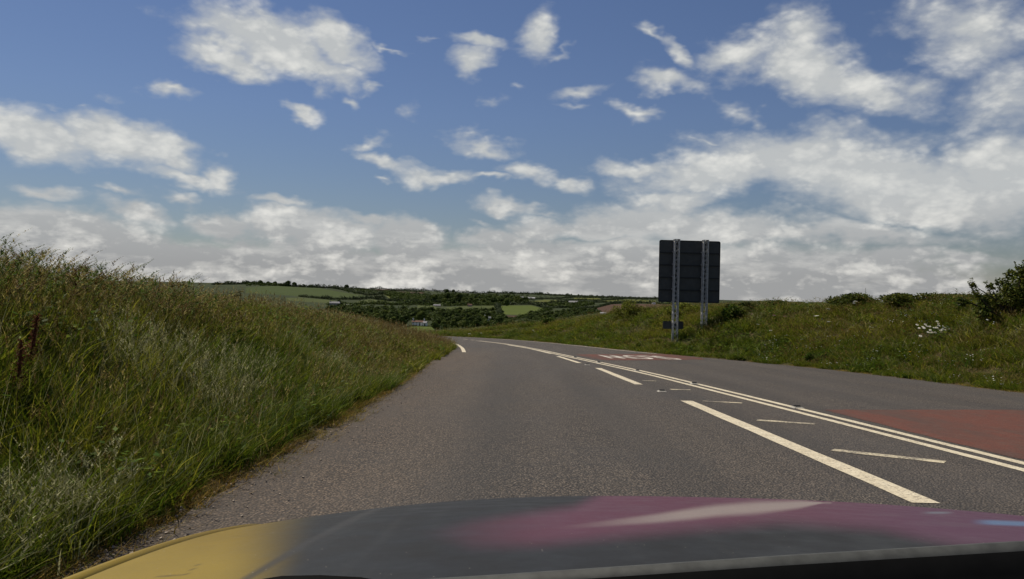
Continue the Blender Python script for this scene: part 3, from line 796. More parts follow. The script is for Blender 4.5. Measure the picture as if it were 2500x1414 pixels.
# dock plants: tall rusty seed spikes with stem and basal leaves
def dock(label, base, h, lean):
    root = empty('dock_plant', tuple(base), 0, label, 'wild plant')
    s_ = MB(); tip = np.array([lean * h, 0, h]); s_.tube([(0, 0, -.05), tuple(tip * .5), tuple(tip)], [.008, .006, .003], 5); s_.build('stem', BARK, root)
    a = MB()
    for i in range(520):
        t = random.uniform(.42, 1.0); c = tip * t; r_ = .055 * (1.15 - t) * random.choice((1, 1, 1.7)) + .012
        aa = random.uniform(0, 6.28); c = c + np.array([math.cos(aa), math.sin(aa), random.uniform(-.2, 1)]) * r_ * random.random()
        u = rng.normal(0, 1, 3); u /= np.linalg.norm(u); w_ = np.cross(u, rng.normal(0, 1, 3)); w_ /= np.linalg.norm(w_)
        a.quads([[c - u * .008, c - w_ * .006, c + u * .008, c + w_ * .006]])
    a.tube([tuple(tip * .42), tuple(tip * .7), tuple(tip)], [.010, .012, .004], 5)
    a.build('seed_spike', L_DOCK, root)
    l = MB()
    for i in range(9):
        aa = random.uniform(0, 6.28); L = random.uniform(.16, .3); z0 = random.uniform(0, .3) * h
        c = tip * z0 / h; d = np.array([math.cos(aa), math.sin(aa), .5]); s2 = np.array([-math.sin(aa), math.cos(aa), 0])
        l.add([c, c + d * L * .4 + s2 * L * .16, c + d * L * .8 + s2 * L * .12 + (0, 0, -.02), c + d * L + (0, 0, -.08), c + d * L * .8 - s2 * L * .12 + (0, 0, -.02), c + d * L * .4 - s2 * L * .16], [(0, 1, 2, 3, 4, 5)])
    l.build('leaf', L_WEED, root)
dock('tall rusty dock spike, upper of two on the left bank at the picture edge', place(60, 985), .66, .12)
dock('broad dark red dock spike on the left bank, shorter of the two at the edge', place(36, 1060), .60, .05)
dock('small rusty dock spike in the left bank grass below the tall crest grass', place(185, 775), .55, -.05)

# white umbels on the banks
def umbel(label, base, h, heads, col=PETAL, rad=.07, leaf=True):
    root = empty('umbel_flower', tuple(base), random.uniform(0, 6), label, 'wild flower')
    for k in range(heads):
        hh = h * random.uniform(.8, 1.0); aa = random.uniform(0, 6.28); o_ = .05 + .12 * h * random.random() if heads > 1 else 0
        tip = np.array([math.cos(aa) * o_, math.sin(aa) * o_, hh])
        s_ = MB(); s_.tube([(0, 0, -.05), (tip[0] * .4, tip[1] * .4, hh * .6), tuple(tip)], [.007, .005, .004], 5); so = s_.build('stem', STEM, root)
        f_ = MB(); R_ = rad * random.uniform(.8, 1.25)
        f_.add([tip + (R_ * .8 * math.cos(k2), R_ * .8 * math.sin(k2), .018) for k2 in np.arange(8) * math.tau / 8], [tuple(range(8))])
        for i in range(34):
            a2 = random.uniform(0, 6.28); r2 = R_ * math.sqrt(random.random()); c = tip + np.array([math.cos(a2) * r2, math.sin(a2) * r2, .03 - r2 * r2 * 3])
            g = .014
            f_.quads([[c + (g, 0, 0), c + (0, g, .004), c + (-g, 0, 0), c + (0, -g, .004)]])
            f_.quads([[c + (g, 0, -.008), c + (g * .4, 0, .012), c + (-g, 0, .008), c + (-g * .4, 0, -.012)]])
        f_.build('flower_head', col, root)
for (x, y, lab, h, n_) in (
    (1972, 752, 'white hogweed flowers highest on the right bank, just below the crest', .55, 3), (1996, 778, 'pair of white hogweed heads in the middle of the right bank', .4, 2),
    (2018, 765, 'white hogweed cluster right of the pair on the right bank', .45, 2), (2024, 790, 'single small white flower below the hogweed group', .35, 1),
    (2090, 752, 'white flowers under the tall weed stalk on the right crest', .5, 2), (1850, 797, 'single white flower below the cluster of three pinkish heads', .4, 1),
    (1882, 812, 'lone pale flower low on the bank right of the sign', .3, 1), (1176, 812, 'pale umbel on the far verge left of the taller white umbel', .5, 2), (1302, 818, 'taller white umbel on the far verge above the bend', .9, 4),
    (1145, 815, 'small white flower on the verge near the end of the bend', .35, 2)):
    umbel(lab, place(x, y + 14), h, n_)
for (x, y, lab) in ((1836, 776, 'pinkish flower on the right bank, nearest the sign'), (1890, 780, 'pinkish flower in the middle of the three on the right bank'), (1916, 779, 'pinkish flower farthest from the sign on the right bank')):
    umbel(lab, place(x, y + 12), .4, 1, PINK)
for (x, y, lab) in ((2058, 814, 'small yellow flower left of the larger yellow pair'), (2075, 815, 'yellow flower pair on the right bank left of the daisies'), (2105, 814, 'small yellow flower right of the yellow pair'), (2221, 870, 'single yellow flower low on the verge under the daisies')):
    umbel(lab, place(x, y + 10), .28, 1, YELLOW, .04)
for (x, y, lab) in ((448, 692, 'yellowish cow parsley on the skyline of the left bank'), (585, 700, 'feathery weeds standing on the left skyline before the hill'), (360, 700, 'lime green leafy stalk beside the end of the tall crest grass')):
    umbel(lab, place(x, y), .55, 5, G_PALE, .06)

# ox-eye daisies: one patch with its heads
dp = [(2263,796),(2256,801),(2244,801),(2239,793),(2259,792),(2271,806),(2281,801),(2287,800),(2288,785),(2291,790),(2292,795),(2297,807),(2301,804),(2303,796),(2303,799),(2309,800),(2307,806),(2316,803),(2319,805),(2328,808),(2334,807),(2343,806),(2360,795),(2362,806),(2320,819),(2247,820),(2275,812),(2283,812),(2296,811),(2253,798),(2270,797),(2266,811),(2290,804),(2313,797)]
pb = place(2298, 818)
root = empty('daisy_patch', tuple(pb), 0, 'patch of white ox-eye daisies on the right bank', 'daisies')
for (x, y) in dp:
    d = ray(x, y); k = (pb[1] + (800 - y) * .035 + rng.normal(0, .15)) / d[1]; p_ = CAM + d * k - pb
    gz = ground([p_[0] + pb[0]], [p_[1] + pb[1]])[0][0] - pb[2]
    s_ = MB(); s_.tube([(p_[0] + .03, p_[1], min(gz, p_[2] - .1)), tuple(p_)], .004, 4); s_.build('stem', STEM, root)
    f_ = MB(); r_ = random.uniform(.040, .055); tl = np.array([rng.normal(0, .2), -.55, .8]); tl /= np.linalg.norm(tl)
    u = np.cross(tl, (1, 0, 0)); u /= np.linalg.norm(u); w_ = np.cross(tl, u)
    for k2 in range(12):
        a0 = k2 * math.tau / 12
        def q2(a, r2): return p_ + (u * math.cos(a) + w_ * math.sin(a)) * r2
        f_.add([q2(a0, .008), q2(a0 - .2, r_ * .8), q2(a0, r_), q2(a0 + .2, r_ * .8)], [(0, 1, 2, 3)], 0)
    f_.add([q2(k2 * math.tau / 8, .012) + tl * .006 for k2 in range(8)], [tuple(range(8))], 1)
    f_.build('flower_head', [PETAL, YELLOW], root)

def leaf_cloud(lobes, n, size, flat=.5, m=0, mb=None, shell=False):
    """leaf sprays spread through the outer part of several lobes; lobes = (cx,cy,cz,rx,ry,rz)"""
    mb = mb or MB(); L = np.array(lobes, float)
    vol = (L[:, 3] * L[:, 4] * L[:, 5]) ** (2 / 3); pr = vol / vol.sum()
    k = rng.choice(len(L), n, p=pr)
    u = rng.normal(0, 1, (n, 3)); u /= np.linalg.norm(u, axis=1)[:, None]
    r = (rng.random(n) ** .45)[:, None] * rng.uniform(.85, 1.12, (n, 1))
    c = L[k, :3] + u * r * L[k, 3:]
    a = rng.normal(0, 1, (n, 3)) * (1, 1, flat) + u * .4; a /= np.linalg.norm(a, axis=1)[:, None]
    b = np.cross(a, rng.normal(0, 1, (n, 3))); b /= np.linalg.norm(b, axis=1)[:, None]
    if shell:
        nn = u / L[k, 3:] * L[k, 5:6] + rng.normal(0, .28, (n, 3)); nn /= np.linalg.norm(nn, axis=1)[:, None]
        c = L[k, :3] + u * rng.uniform(.88, 1.06, (n, 1)) * L[k, 3:]
        a = np.cross(nn, rng.normal(0, 1, (n, 3))); a /= np.linalg.norm(a, axis=1)[:, None]; b = np.cross(nn, a)
    s1 = size * rng.uniform(.6, 1.3, (n, 1)); s2 = s1 * rng.uniform(.35, .7, (n, 1))
    mb.quads(np.stack([c - a * s1, c - b * s2, c + a * s1, c + b * s2], 1), m)
    return mb
def branches(mb, base, targets, r0):
    for t in targets:
        t = np.array(t, float); b_ = np.array(base, float); mid = (b_ + t) / 2 + rng.normal(0, .08, 3) * np.linalg.norm(t - b_)
        mb.tube([b_, mid, t], [r0, r0 * .6, r0 * .25], 6)

# big bush at the right end of the bank
bb = place(2480, 778)
root = empty('bush', tuple(bb), 0, 'large leafy bush rising at the right edge of the bank', 'bush')
sc_b = bb[1] / 1944 * 1.0
def pxo(x, y, dy=0.0):      # offset of a picture point in the plane of the bush
    d = ray(x, y); k = (bb[1] + dy) / d[1]; return CAM + d * k - bb
lob = []
for (x, y, r_) in ((2500,700,34),(2540,690,50),(2470,720,30),(2430,738,26),(2400,735,18),(2450,755,30),(2495,745,36),(2560,730,60),(2600,760,60),(2385,718,9),(2376,696,6),(2420,700,10),(2445,690,12),(2470,672,14),(2495,664,18),(2520,655,20),(2400,765,20),(2350,738,12)):
    p_ = pxo(x, y, rng.normal(.4, .5)); lob.append((*p_, r_ * sc_b * 1.05, r_ * sc_b * 1.3, r_ * sc_b * 1.05))
leaf_cloud(lob, 12000, .058).build('foliage', L_BUSH, root)
bm_ = MB(); branches(bm_, (.1, .3, -.1), [l[:3] for l in lob], .035)
for (x, y) in ((2372,684),(2366,690),(2406,690),(2431,684),(2478,644),(2497,640),(2452,668)): 
    p_ = pxo(x, y, .3); branches(bm_, (p_[0] + .25, p_[1], p_[2] - .45), [p_], .012)
bm_.build('branch', BARK, root)
for (x, y) in ((2372,684),(2366,690),(2406,690),(2431,684),(2478,644),(2497,640),(2452,668)):
    tw = MB(); p_ = pxo(x, y, .3); tw.tube([p_, p_ + np.array([.2, 0, -.36])], .004, 5); leaf_cloud([(*(p_ + np.array([.25, 0, -.45]) * t), .06, .06, .08) for t in (0, .25, .5, .75)], 70, .035, mb=tw)
    tw.build('shoot', L_BUSH, root)

def shrub(name, label, px, py, w_px, h_px, mat, n, leaf, cat='bush', lobes_n=9):
    b_ = place(px, py); s_ = b_[1] / 1944
    root = empty(name, tuple(b_), 0, label, cat)
    W_, H_ = w_px * s_, h_px * s_; lob = []
    for i in range(lobes_n):
        t = rng.uniform(-.5, .5); hh = H_ * (1 - 1.4 * t * t) * rng.uniform(.25, .8)
        lob.append((t * W_, rng.normal(0, .2) * W_, hh, W_ * .2, W_ * .2, H_ * .25))
    leaf_cloud(lob, n, leaf).build('foliage', mat, root)
    bm_ = MB(); branches(bm_, (0, 0, -.1), [l[:3] for l in lob], .02); bm_.build('branch', BARK, root)
    return root
shrub('gorse_bush', 'rounded yellow-green gorse bush on the bank left of the sign', 1537, 782, 75, 48, L_LIME, 2600, .06)
shrub('bramble', 'yellowish bramble on the bank behind the foot of the sign', 1672, 775, 95, 36, L_LIME, 2200, .06)
shrub('dark_bush', 'dark green bush on the bank to the right of the sign', 1785, 792, 60, 55, L_WEED, 2200, .06)
shrub('small_bush', 'dark leafy bush on the far verge under the bright green field', 1337, 795, 26, 24, L_WEED, 900, .07)
shrub('dark_bush', 'dark green undergrowth low on the right verge beneath the flowers', 2000, 885, 60, 30, L_WEED, 1500, .045)
shrub('dark_bush', 'low dark bush on the crest right of the tall weed stalk', 2230, 742, 150, 34, L_BUSH, 4200, .055, lobes_n=14)
shrub('dark_bush', 'dark leafy growth on the crest nearest the right side of the sign', 1900, 738, 150, 22, L_BUSH, 3000, .06, lobes_n=12)
shrub('dark_bush', 'dark leafy growth on the crest touching the large right hand bush', 2335, 735, 110, 30, L_BUSH, 3000, .05, lobes_n=12)
shrub('dark_bush', 'dark leafy growth on the crest below the tall weed stalk', 2085, 748, 130, 40, L_BUSH, 3600, .055, lobes_n=12)
for (x, y, lab, w_, h_) in ((1555, 855, 'dark weed clump at the kerbless edge above the red patch', 14, 20), (1664, 862, 'dark weed at the road edge below the left sign post', 10, 12),
                    (1690, 864, 'upright dark weed at the road edge between the sign posts', 12, 22), (1806, 882, 'low weed at the road edge right of the sign', 22, 12), (2212, 930, 'low weed on the road edge below the daisies', 24, 10)):
    shrub('weed_clump', lab, x, y, w_, h_, L_WEED, 260, .05, 'weed', 5)
shrub('fern_clump', 'lime green broad leaves at the end of the tall crest grass on the left', 372, 704, 55, 30, L_LIME, 500, .04, 'weed', 7)
# tall stalk on the right crest
tb = place(2113, 722); H_ = 40 / 1944 * tb[1] * 1.25
root = empty('tall_weed', tuple(tb), 0, 'tall single weed stalk sticking up on the right crest', 'weed')
s_ = MB(); s_.tube([(0, 0, -.3), (.01, 0, H_ * .5), (0, 0, H_)], [.012, .009, .005], 5); s_.build('stem', STEM, root)
l_ = MB()
for i in range(16):
    t = i / 16; aa = i * 2.4; L = .16 * (1 - t * .75); c = np.array([0, 0, H_ * (.35 + .65 * t)]); d = np.array([math.cos(aa), math.sin(aa), .25]); s2 = np.array([-math.sin(aa), math.cos(aa), 0])
    l_.add([c, c + d * L * .5 + s2 * L * .2, c + d * L + (0, 0, -.03), c + d * L * .5 - s2 * L * .2], [(0, 1, 2, 3)])
l_.build('leaf', L_WEED, root)

# ---------------------------------------------------------------- the sign seen from behind
MAT_PANEL = material('sign_back', plain((.058, .062, .060), .14, 3), .55, .3)
MAT_RAIL = material('sign_rail', plain((.022, .025, .025), .1, 5), .5, .3)
MAT_GALV = material('galvanised_steel', plain((.42, .42, .40), .25, 18), .5, .5)
def b_face(t, p):
    return (.02, .10, .05, 1)
SY = 43.0
def on_plane(px, py, y=SY):
    d = ray(px, py); k = y / d[1]; return CAM + d * k
tl_, tr_, bl_ = on_plane(1609, 586), on_plane(1760, 591), on_plane(1606, 737)
Wd = tr_[0] - tl_[0]; Ht = tl_[2] - bl_[2]; zb = bl_[2]
cxs = (tl_[0] + tr_[0]) / 2
gsz = ground([cxs], [SY])[0][0]
yaw = R(3)
sign = empty('direction_sign', (cxs, SY, gsz), yaw, 'large rectangular road sign seen from behind on two lattice posts', 'road sign')
zb -= gsz
def rounded(w, h, r, n=6):
    p = []
    for (cx_, cy_, a0) in ((w / 2 - r, h / 2 - r, 0), (-w / 2 + r, h / 2 - r, 90), (-w / 2 + r, -h / 2 + r, 180), (w / 2 - r, -h / 2 + r, 270)):
        for k in range(n + 1): a = R(a0 + 90 * k / n); p.append((cx_ + r * math.cos(a), cy_ + r * math.sin(a)))
    return p
def slab(w, h, r, y0, y1, zc, name, mat, parent, xc=0):
    p = rounded(w, h, r); k = len(p)
    mm = MB(); mm.add([(x + xc, y0, y_ + zc) for x, y_ in p] + [(x + xc, y1, y_ + zc) for x, y_ in p],
                      [tuple(range(k)), tuple(range(2 * k - 1, k - 1, -1))] + [(i, i + k, (i + 1) % k + k, (i + 1) % k) for i in range(k)])
    return mm.build(name, mat, parent)
pn = slab(Wd, Ht, .10, .0, .012, zb + Ht / 2, 'panel', MAT_PANEL, sign)
# folded rim and stiffening rails on the back (towards the camera, -y)
mm = MB(); po, pi_ = rounded(Wd + .004, Ht + .004, .10), rounded(Wd - .05, Ht - .05, .08); k = len(po); zc = zb + Ht / 2
for ring in ((po, -.028), (pi_, -.028), (po, -.001), (pi_, -.001)): mm.add([(x, ring[1], y_ + zc) for x, y_ in ring[0]], [])
fs = []
for i in range(k):
    j = (i + 1) % k; fs += [(i, j, k + j, k + i), (i, 2 * k + i, 2 * k + j, j), (k + i, k + j, 3 * k + j, 3 * k + i)]
b2 = MB(); b2.add(np.concatenate(mm.v), fs); b2.build('rim', MAT_RAIL, sign)
for i in range(5):
    z_ = zb + Ht * (i + .0) / 5 + (.04 if i == 0 else 0)
    r_ = MB(); r_.box((0, -.022, z_ + .0), (Wd - .06, .040, .055)); r_.box((0, -.045, z_ - .035), (Wd - .06, .008, .018)); r_.build('stiffening_rail', MAT_RAIL, sign)
def lattice(xc, top, name='post'):
    """three-chord lattice post: chords and zigzag bracing"""
    p = MB(); w = .24; y0, y1 = -.33, -.07
    ch = [(xc - w / 2, y0), (xc + w / 2, y0), (xc - w / 2, y1), (xc + w / 2, y1)]
    for (x, y) in ch: p.tube([(x, y, -.4), (x, y, top)], .031, 8)
    o = p.build(name, MAT_GALV, sign)
    z = MB(); n = int((top + .2) / .23); hs = (top + .2) / n
    for (a, b) in ((0, 1), (2, 3), (0, 2), (1, 3)):
        for i in range(n):
            A, B = (a, b) if i % 2 else (b, a)
            z.tube([(ch[A][0], ch[A][1], -.2 + i * hs), (ch[B][0], ch[B][1], -.2 + (i + 1) * hs)], .015, 5)
    z.build('bracing', MAT_GALV, o)
    c = MB(); c.box((xc, (y0 + y1) / 2, top + .012), (w + .08, .34, .02)); c.build('cap', MAT_GALV, o)
    for i in range(5):
        zz = zb + Ht * i / 5 + .04
        k_ = MB(); k_.box((xc - w / 2 - .05, -.055, zz), (.05, .05, .05)); k_.box((xc + w / 2 + .05, -.055, zz), (.05, .05, .05)); k_.tube([(xc - w / 2 - .05, -.075, zz), (xc - w / 2 - .05, -.13, zz)], .014, 6); k_.build('clip', MAT_GALV, o)
top = zb + Ht + .02
xl = on_plane(1648, 660)[0] - cxs; xr = on_plane(1719, 660)[0] - cxs
lattice(xl, top); lattice(xr, top)
# small dark plate low on the left post
a_, b_ = on_plane(1618, 784), on_plane(1668, 801)
small = empty('small_plate', ((a_[0] + b_[0]) / 2, SY - .02, gsz), yaw, 'small dark plate seen from behind low on the left sign post', 'sign plate')
hz_ = (a_[2] + on_plane(1643, 803)[2]) / 2 - gsz
slab(b_[0] - a_[0], .42, .03, -.015, 0, hz_, 'plate', MAT_PANEL, small)
r_ = MB(); r_.box((0, -.028, hz_ + .19), (b_[0] - a_[0] - .03, .025, .03)); r_.build('top_rail', MAT_RAIL, small)

# ---------------------------------------------------------------- valley: houses
WHITE = material('white_render', plain((.82, .80, .76), .08, .6), .85)
GREYW = material('grey_stone', plain((.22, .21, .20), .2, .8), .9)
SLATE = material('slate_roof', plain((.20, .20, .21), .15, .5), .7)
TILE = material('red_tile_roof', plain((.13, .065, .045), .2, .5), .85)
PALER = material('pale_sheet_roof', plain((.38, .38, .38), .1, .3), .7)
PINKW = material('pink_render', plain((.55, .34, .28), .1, .5), .85)
GLASS = material('window_glass', plain((.03, .035, .04), .1, 1), .2, .5)
FRAME = material('window_frame', plain((.7, .7, .68), .05, 1), .6)
def house(label, px, py, w_px, h_wall_px, wall, roof, name='farmhouse', wins=3, floors=2, yaw=0.0, depth=.55, pitch=.55, chim=2, scale=1.0, cat='house'):
    b_ = hit(px, py); s_ = b_[1] / 1944
    W_, H_ = w_px * s_, h_wall_px * s_; D_ = max(W_ * depth, 4); G_ = D_ / 2 * pitch
    root = empty(name, tuple(b_ + np.array([0, 0, -.2])), yaw, label, cat)
    m_ = MB(); x, y = W_ / 2, D_ / 2
    m_.add([(-x, -y, -2), (x, -y, -2), (x, y, -2), (-x, y, -2), (-x, -y, H_), (x, -y, H_), (x, y, H_), (-x, y, H_), (-x, 0, H_ + G_), (x, 0, H_ + G_)],
           [(0, 1, 5, 4), (2, 3, 7, 6), (1, 2, 6, 9, 5), (3, 0, 4, 8, 7)])
    m_.build('wall', wall, root)
    r_ = MB(); e = .35; t = .18; zo = -G_ / y * e
    for sg in (-1, 1):
        v = [(-x - e, sg * (y + e), H_ + zo + .05), (x + e, sg * (y + e), H_ + zo + .05), (x + e, 0, H_ + G_ + .05), (-x - e, 0, H_ + G_ + .05)]
        v += [(a, b, c + t) for a, b, c in v]
        r_.add(v, [(0, 1, 2, 3), (7, 6, 5, 4), (0, 4, 5, 1), (1, 5, 6, 2), (3, 2, 6, 7), (0, 3, 7, 4)])
    ro = r_.build('roof', roof, root)
    for i in range(chim):
        c_ = MB(); xc = (-x + .6) if i == 0 else (x - .6)
        c_.box((xc, 0, H_ + G_ + .7), (.8, .7, 1.9)); c_.box((xc, 0, H_ + G_ + 1.72), (.95, .85, .15)); c_.tube([(xc, 0, H_ + G_ + 1.8), (xc, 0, H_ + G_ + 2.1)], .14, 8)
        c_.build('chimney', wall, ro)
    for f in range(floors):
        for i in range(wins):
            xc = -x + W_ * (i + .5) / wins; zc = H_ * (f + .55) / floors; ww, wh = min(1.0, W_ / wins * .4), min(1.1, H_ / floors * .45)
            if f == 0 and i == wins // 2 and floors > 1:
                d_ = MB(); d_.box((xc, -y - .03, 1.05), (1.0, .06, 2.1)); d_.build('door', GLASS, root); continue
            w_ = MB(); 
            for (ox, oz, sx, sz) in ((0, wh / 2, ww + .2, .12), (0, -wh / 2, ww + .2, .12), (-ww / 2, 0, .12, wh - .12), (ww / 2, 0, .12, wh - .12)): w_.box((xc + ox, -y - .04, zc + oz), (sx, .08, sz))
            wo_ = w_.build('window', FRAME, root)
            g_ = MB(); g_.box((xc, -y - .012, zc), (ww - .12, .024, wh - .12)); g_.build('pane', GLASS, wo_)
    return root
house('white farmhouse with a red tiled roof in the trees above the lawn', 1022, 796, 31, 10, WHITE, TILE, wins=4, pitch=.5, depth=.34, yaw=R(-6), chim=2)
house('white gabled wing at the right end of the red roofed farmhouse', 1038, 797, 8, 9, WHITE, SLATE, wins=1, depth=1.6, yaw=R(-6), chim=0)
house('white house with grey roof half hidden in the wood', 1190, 783, 16, 7, WHITE, SLATE, wins=2, yaw=R(28), chim=1)
house('large grey stone farmhouse on the slope above the left bank', 817, 750, 24, 10, GREYW, SLATE, wins=4, chim=2, yaw=R(12))
house('long low shed with a pale roof right of the grey farmhouse', 851, 750, 14, 3.5, GREYW, PALER, 'farm_shed', wins=0, floors=0, chim=0, pitch=.9, cat='shed')
house('small pink house among the trees above the dull field', 1147, 749, 10, 5, PINKW, TILE, wins=2, floors=1, chim=1)
house('low pink bungalow by the hedge left of the pink house', 1067, 748, 17, 2.2, PINKW, SLATE, 'bungalow', wins=3, floors=1, chim=0)
house('long grey roofed shed far off right of the valley woods', 1297, 731, 18, 2.5, GREYW, PALER, 'farm_shed', wins=0, floors=0, chim=0, pitch=.6, cat='shed')
house('distant pale barn left of the long grey roofed shed', 1272, 728, 12, 2, WHITE, SLATE, 'farm_shed', wins=0, floors=0, chim=0, cat='shed')
house('grey roofed house on the far slope above the dark wood', 1400, 741, 22, 3, GREYW, SLATE, wins=3, floors=1, chim=1, yaw=R(-20))
house('white bungalow below the ploughed field near the right bank', 1473, 768, 15, 3.2, WHITE, PALER, 'bungalow', wins=3, floors=1, chim=0)
house('small far white house in the hedges near the sign', 1596, 743, 8, 3, WHITE, SLATE, wins=2, floors=1, chim=0)
house('pale pink house on the ridge under the dark skyline trees', 683, 694, 10, 2.6, PINKW, SLATE, wins=2, floors=1, chim=1)
house('low barn with a pale roof on the ridge at the left', 618, 694, 11, 2.2, GREYW, PALER, 'farm_shed', wins=0, floors=0, chim=0, cat='shed')

# ---------------------------------------------------------------- valley: trees, hedges, woods
def make_tree(h, w, n, leaf, mat, lobes_n, seed):
    global rng
    keep_ = rng; rng = np.random.default_rng(seed)
    root = bpy.data.objects.new('round_tree', None); C.objects.link(root)
    lob = []
    for i in range(lobes_n):
        a = rng.uniform(0, 6.28); r = w * .30 * math.sqrt(rng.random()); z = h * (.80 - .58 * (r / (w * .30)) ** 1.5 * rng.uniform(.6, 1.1)); q_ = 1.15
        lob.append((r * math.cos(a), r * math.sin(a), z, w * .20 * q_, w * .20 * q_, h * .20))
    leaf_cloud(lob, n, leaf, .6, shell=True).build('crown', mat, root)
    t = MB(); t.tube([(0, 0, -1), (0, 0, h * .25), (.1, 0, h * .6)], [w * .045, w * .035, w * .015], 7); branches(t, (0, 0, h * .25), [l[:3] for l in lob[:6]], w * .018)
    t.build('trunk', BARK, root)
    rng = keep_
    return root
T0 = [make_tree(10, 10, 900, .75, T_MID, 12, 1), make_tree(10, 9, 900, .75, T_DARK, 11, 2), make_tree(10, 12, 1000, .8, T_DARK, 14, 3), make_tree(10, 7.5, 800, .7, T_MID, 9, 4), make_tree(10, 11, 500, 1.1, T_DARK, 10, 6)]
used_t = [False] * len(T0)
def tree(px, py, h_px, kind, label, group=None, wide=1.0):
    b_ = hit(px, py); s_ = b_[1] / 1944 * h_px / 10
    if not used_t[kind]: o = T0[kind]; used_t[kind] = True
    else: o = copy_tree(T0[kind], (0, 0, 0))
    o.location = tuple(b_ - np.array([0, 0, .3 * s_])); o.rotation_euler = (0, 0, random.uniform(0, 6.28)); o.scale = (s_ * wide, s_ * wide, s_)
    o['label'] = label; o['category'] = 'tree'
    if group: o['group'] = group
    return o
for a in ((962, 798, 29, 0, 'bright rounded tree left of the white farmhouse, left of the pair'), (982, 799, 30, 1, 'dark rounded tree touching the left side of the lawn'),
          (1028, 785, 29, 0, 'large round crown rising behind the white farmhouse'), (1062, 808, 24, 2, 'dark spreading tree at the right edge of the lawn beside the road'),
          (1085, 806, 16, 4, 'low dark tree at the end of the right bank'), (935, 795, 22, 3, 'small tree at the top of the left bank beside the bright rounded tree'),
          (1075, 790, 20, 0, 'pale green tree right of the white farmhouse'), (938, 773, 20, 0, 'round pale topped tree in the middle of the slope wood'),
          (846, 707, 13, 2, 'lone dark tree standing above the hedge at the end of the green field'), (703, 699, 16, 2, 'largest dark tree on the left ridge'),
          (719, 699, 13, 2, 'dark tree on the left ridge, right of the largest'), (671, 698, 12, 2, 'dark tree on the left ridge, next left of the pink house'), (636, 697, 14, 2, 'pale bushy tree on the left ridge above the green field'),
          (655, 697, 11, 2, 'small dark tree between the two ridge clumps at the left'), (1091, 717, 12, 2, 'tallest dark tree on the skyline above the valley wood'), (1107, 715, 9, 2, 'skyline tree just right of the tallest one'),
          (1120, 740, 27, 2, 'very large dark tree in the upper wood'), (1093, 738, 26, 1, 'dark round tree left of the very large one in the upper wood'), (1060, 738, 22, 0, 'paler tree at the left end of the upper wood'),
          (1236, 747, 18, 1, 'dark tree at the left corner of the bright green field'), (1205, 744, 20, 2, 'dark tree left of the bright field in the upper wood'),
          (1250, 718, 6, 4, 'small skyline tree above the bright green field'), (1395, 722, 5, 4, 'small skyline tree clump left of the sign'), (1412, 723, 5, 2, 'small skyline tree nearest the sign'),
          (827, 744, 14, 1, 'dark tree behind the grey stone farmhouse'), (1203, 760, 13, 3, 'small tree between the dull field and the bright one')):
    tree(*a)
def scatter_trees(poly, n, h0, h1, label, group, seed):
    r = random.Random(seed); P = np.array(poly, float); done = 0; pts = []
    x0, y0 = P.min(0); x1, y1 = P.max(0); tries = 0
    while done < n and tries < 9000:
        tries += 1
        x, y = r.uniform(x0, x1), r.uniform(y0, y1)
        if not in_poly(np.array([x]), np.array([y]), P)[0]: continue
        if any(abs(x - a) < 6 and abs(y - b) < 3 for a, b in pts): continue
        pts.append((x, y)); done += 1
    for x, y in sorted(pts, key=lambda q_: q_[1]):
        k = (y - y0) / (y1 - y0 + 1e-6)
        tree(x, y, h0 + (h1 - h0) * k * r.uniform(.8, 1.2), r.choice((0, 1, 1, 2, 3, 4)), label, group, r.uniform(.95, 1.35))
W1 = [(800,752),(860,752),(930,756),(1000,756),(1080,762),(1200,764),(1222,775),(1250,790),(1225,797),(1150,802),(1090,804),(1066,790),(1055,783),(1003,783),(975,790),(940,790),(900,778),(850,770),(800,762)]
scatter_trees(W1, 125, 12, 22, 'round leafy tree of the wood round the white farmhouse', 'trees in the wood round the farmhouse', 3)
W2 = [(1045,722),(1110,720),(1250,724),(1290,733),(1290,742),(1230,744),(1180,744),(1095,744),(1045,738)]
scatter_trees(W2, 60, 6, 15, 'dark tree of the upper wood below the skyline', 'trees in the upper wood', 4)
W3 = [(1292,767),(1340,768),(1400,757),(1455,755),(1470,764),(1440,768),(1400,774),(1340,780),(1296,782)]
scatter_trees(W3, 34, 7, 14, 'dark tree of the strip of wood right of the bright field', 'trees right of the bright field', 5)
W4 = [(1330,745),(1440,740),(1450,744),(1400,754),(1350,750)]
scatter_trees(W4, 18, 6, 9, 'tree of the scrubby slope above the bright field corner', 'trees on the scrubby slope', 6)
for k_, t_ in enumerate(T0):
    if not used_t[k_]: bpy.data.objects.remove(t_)

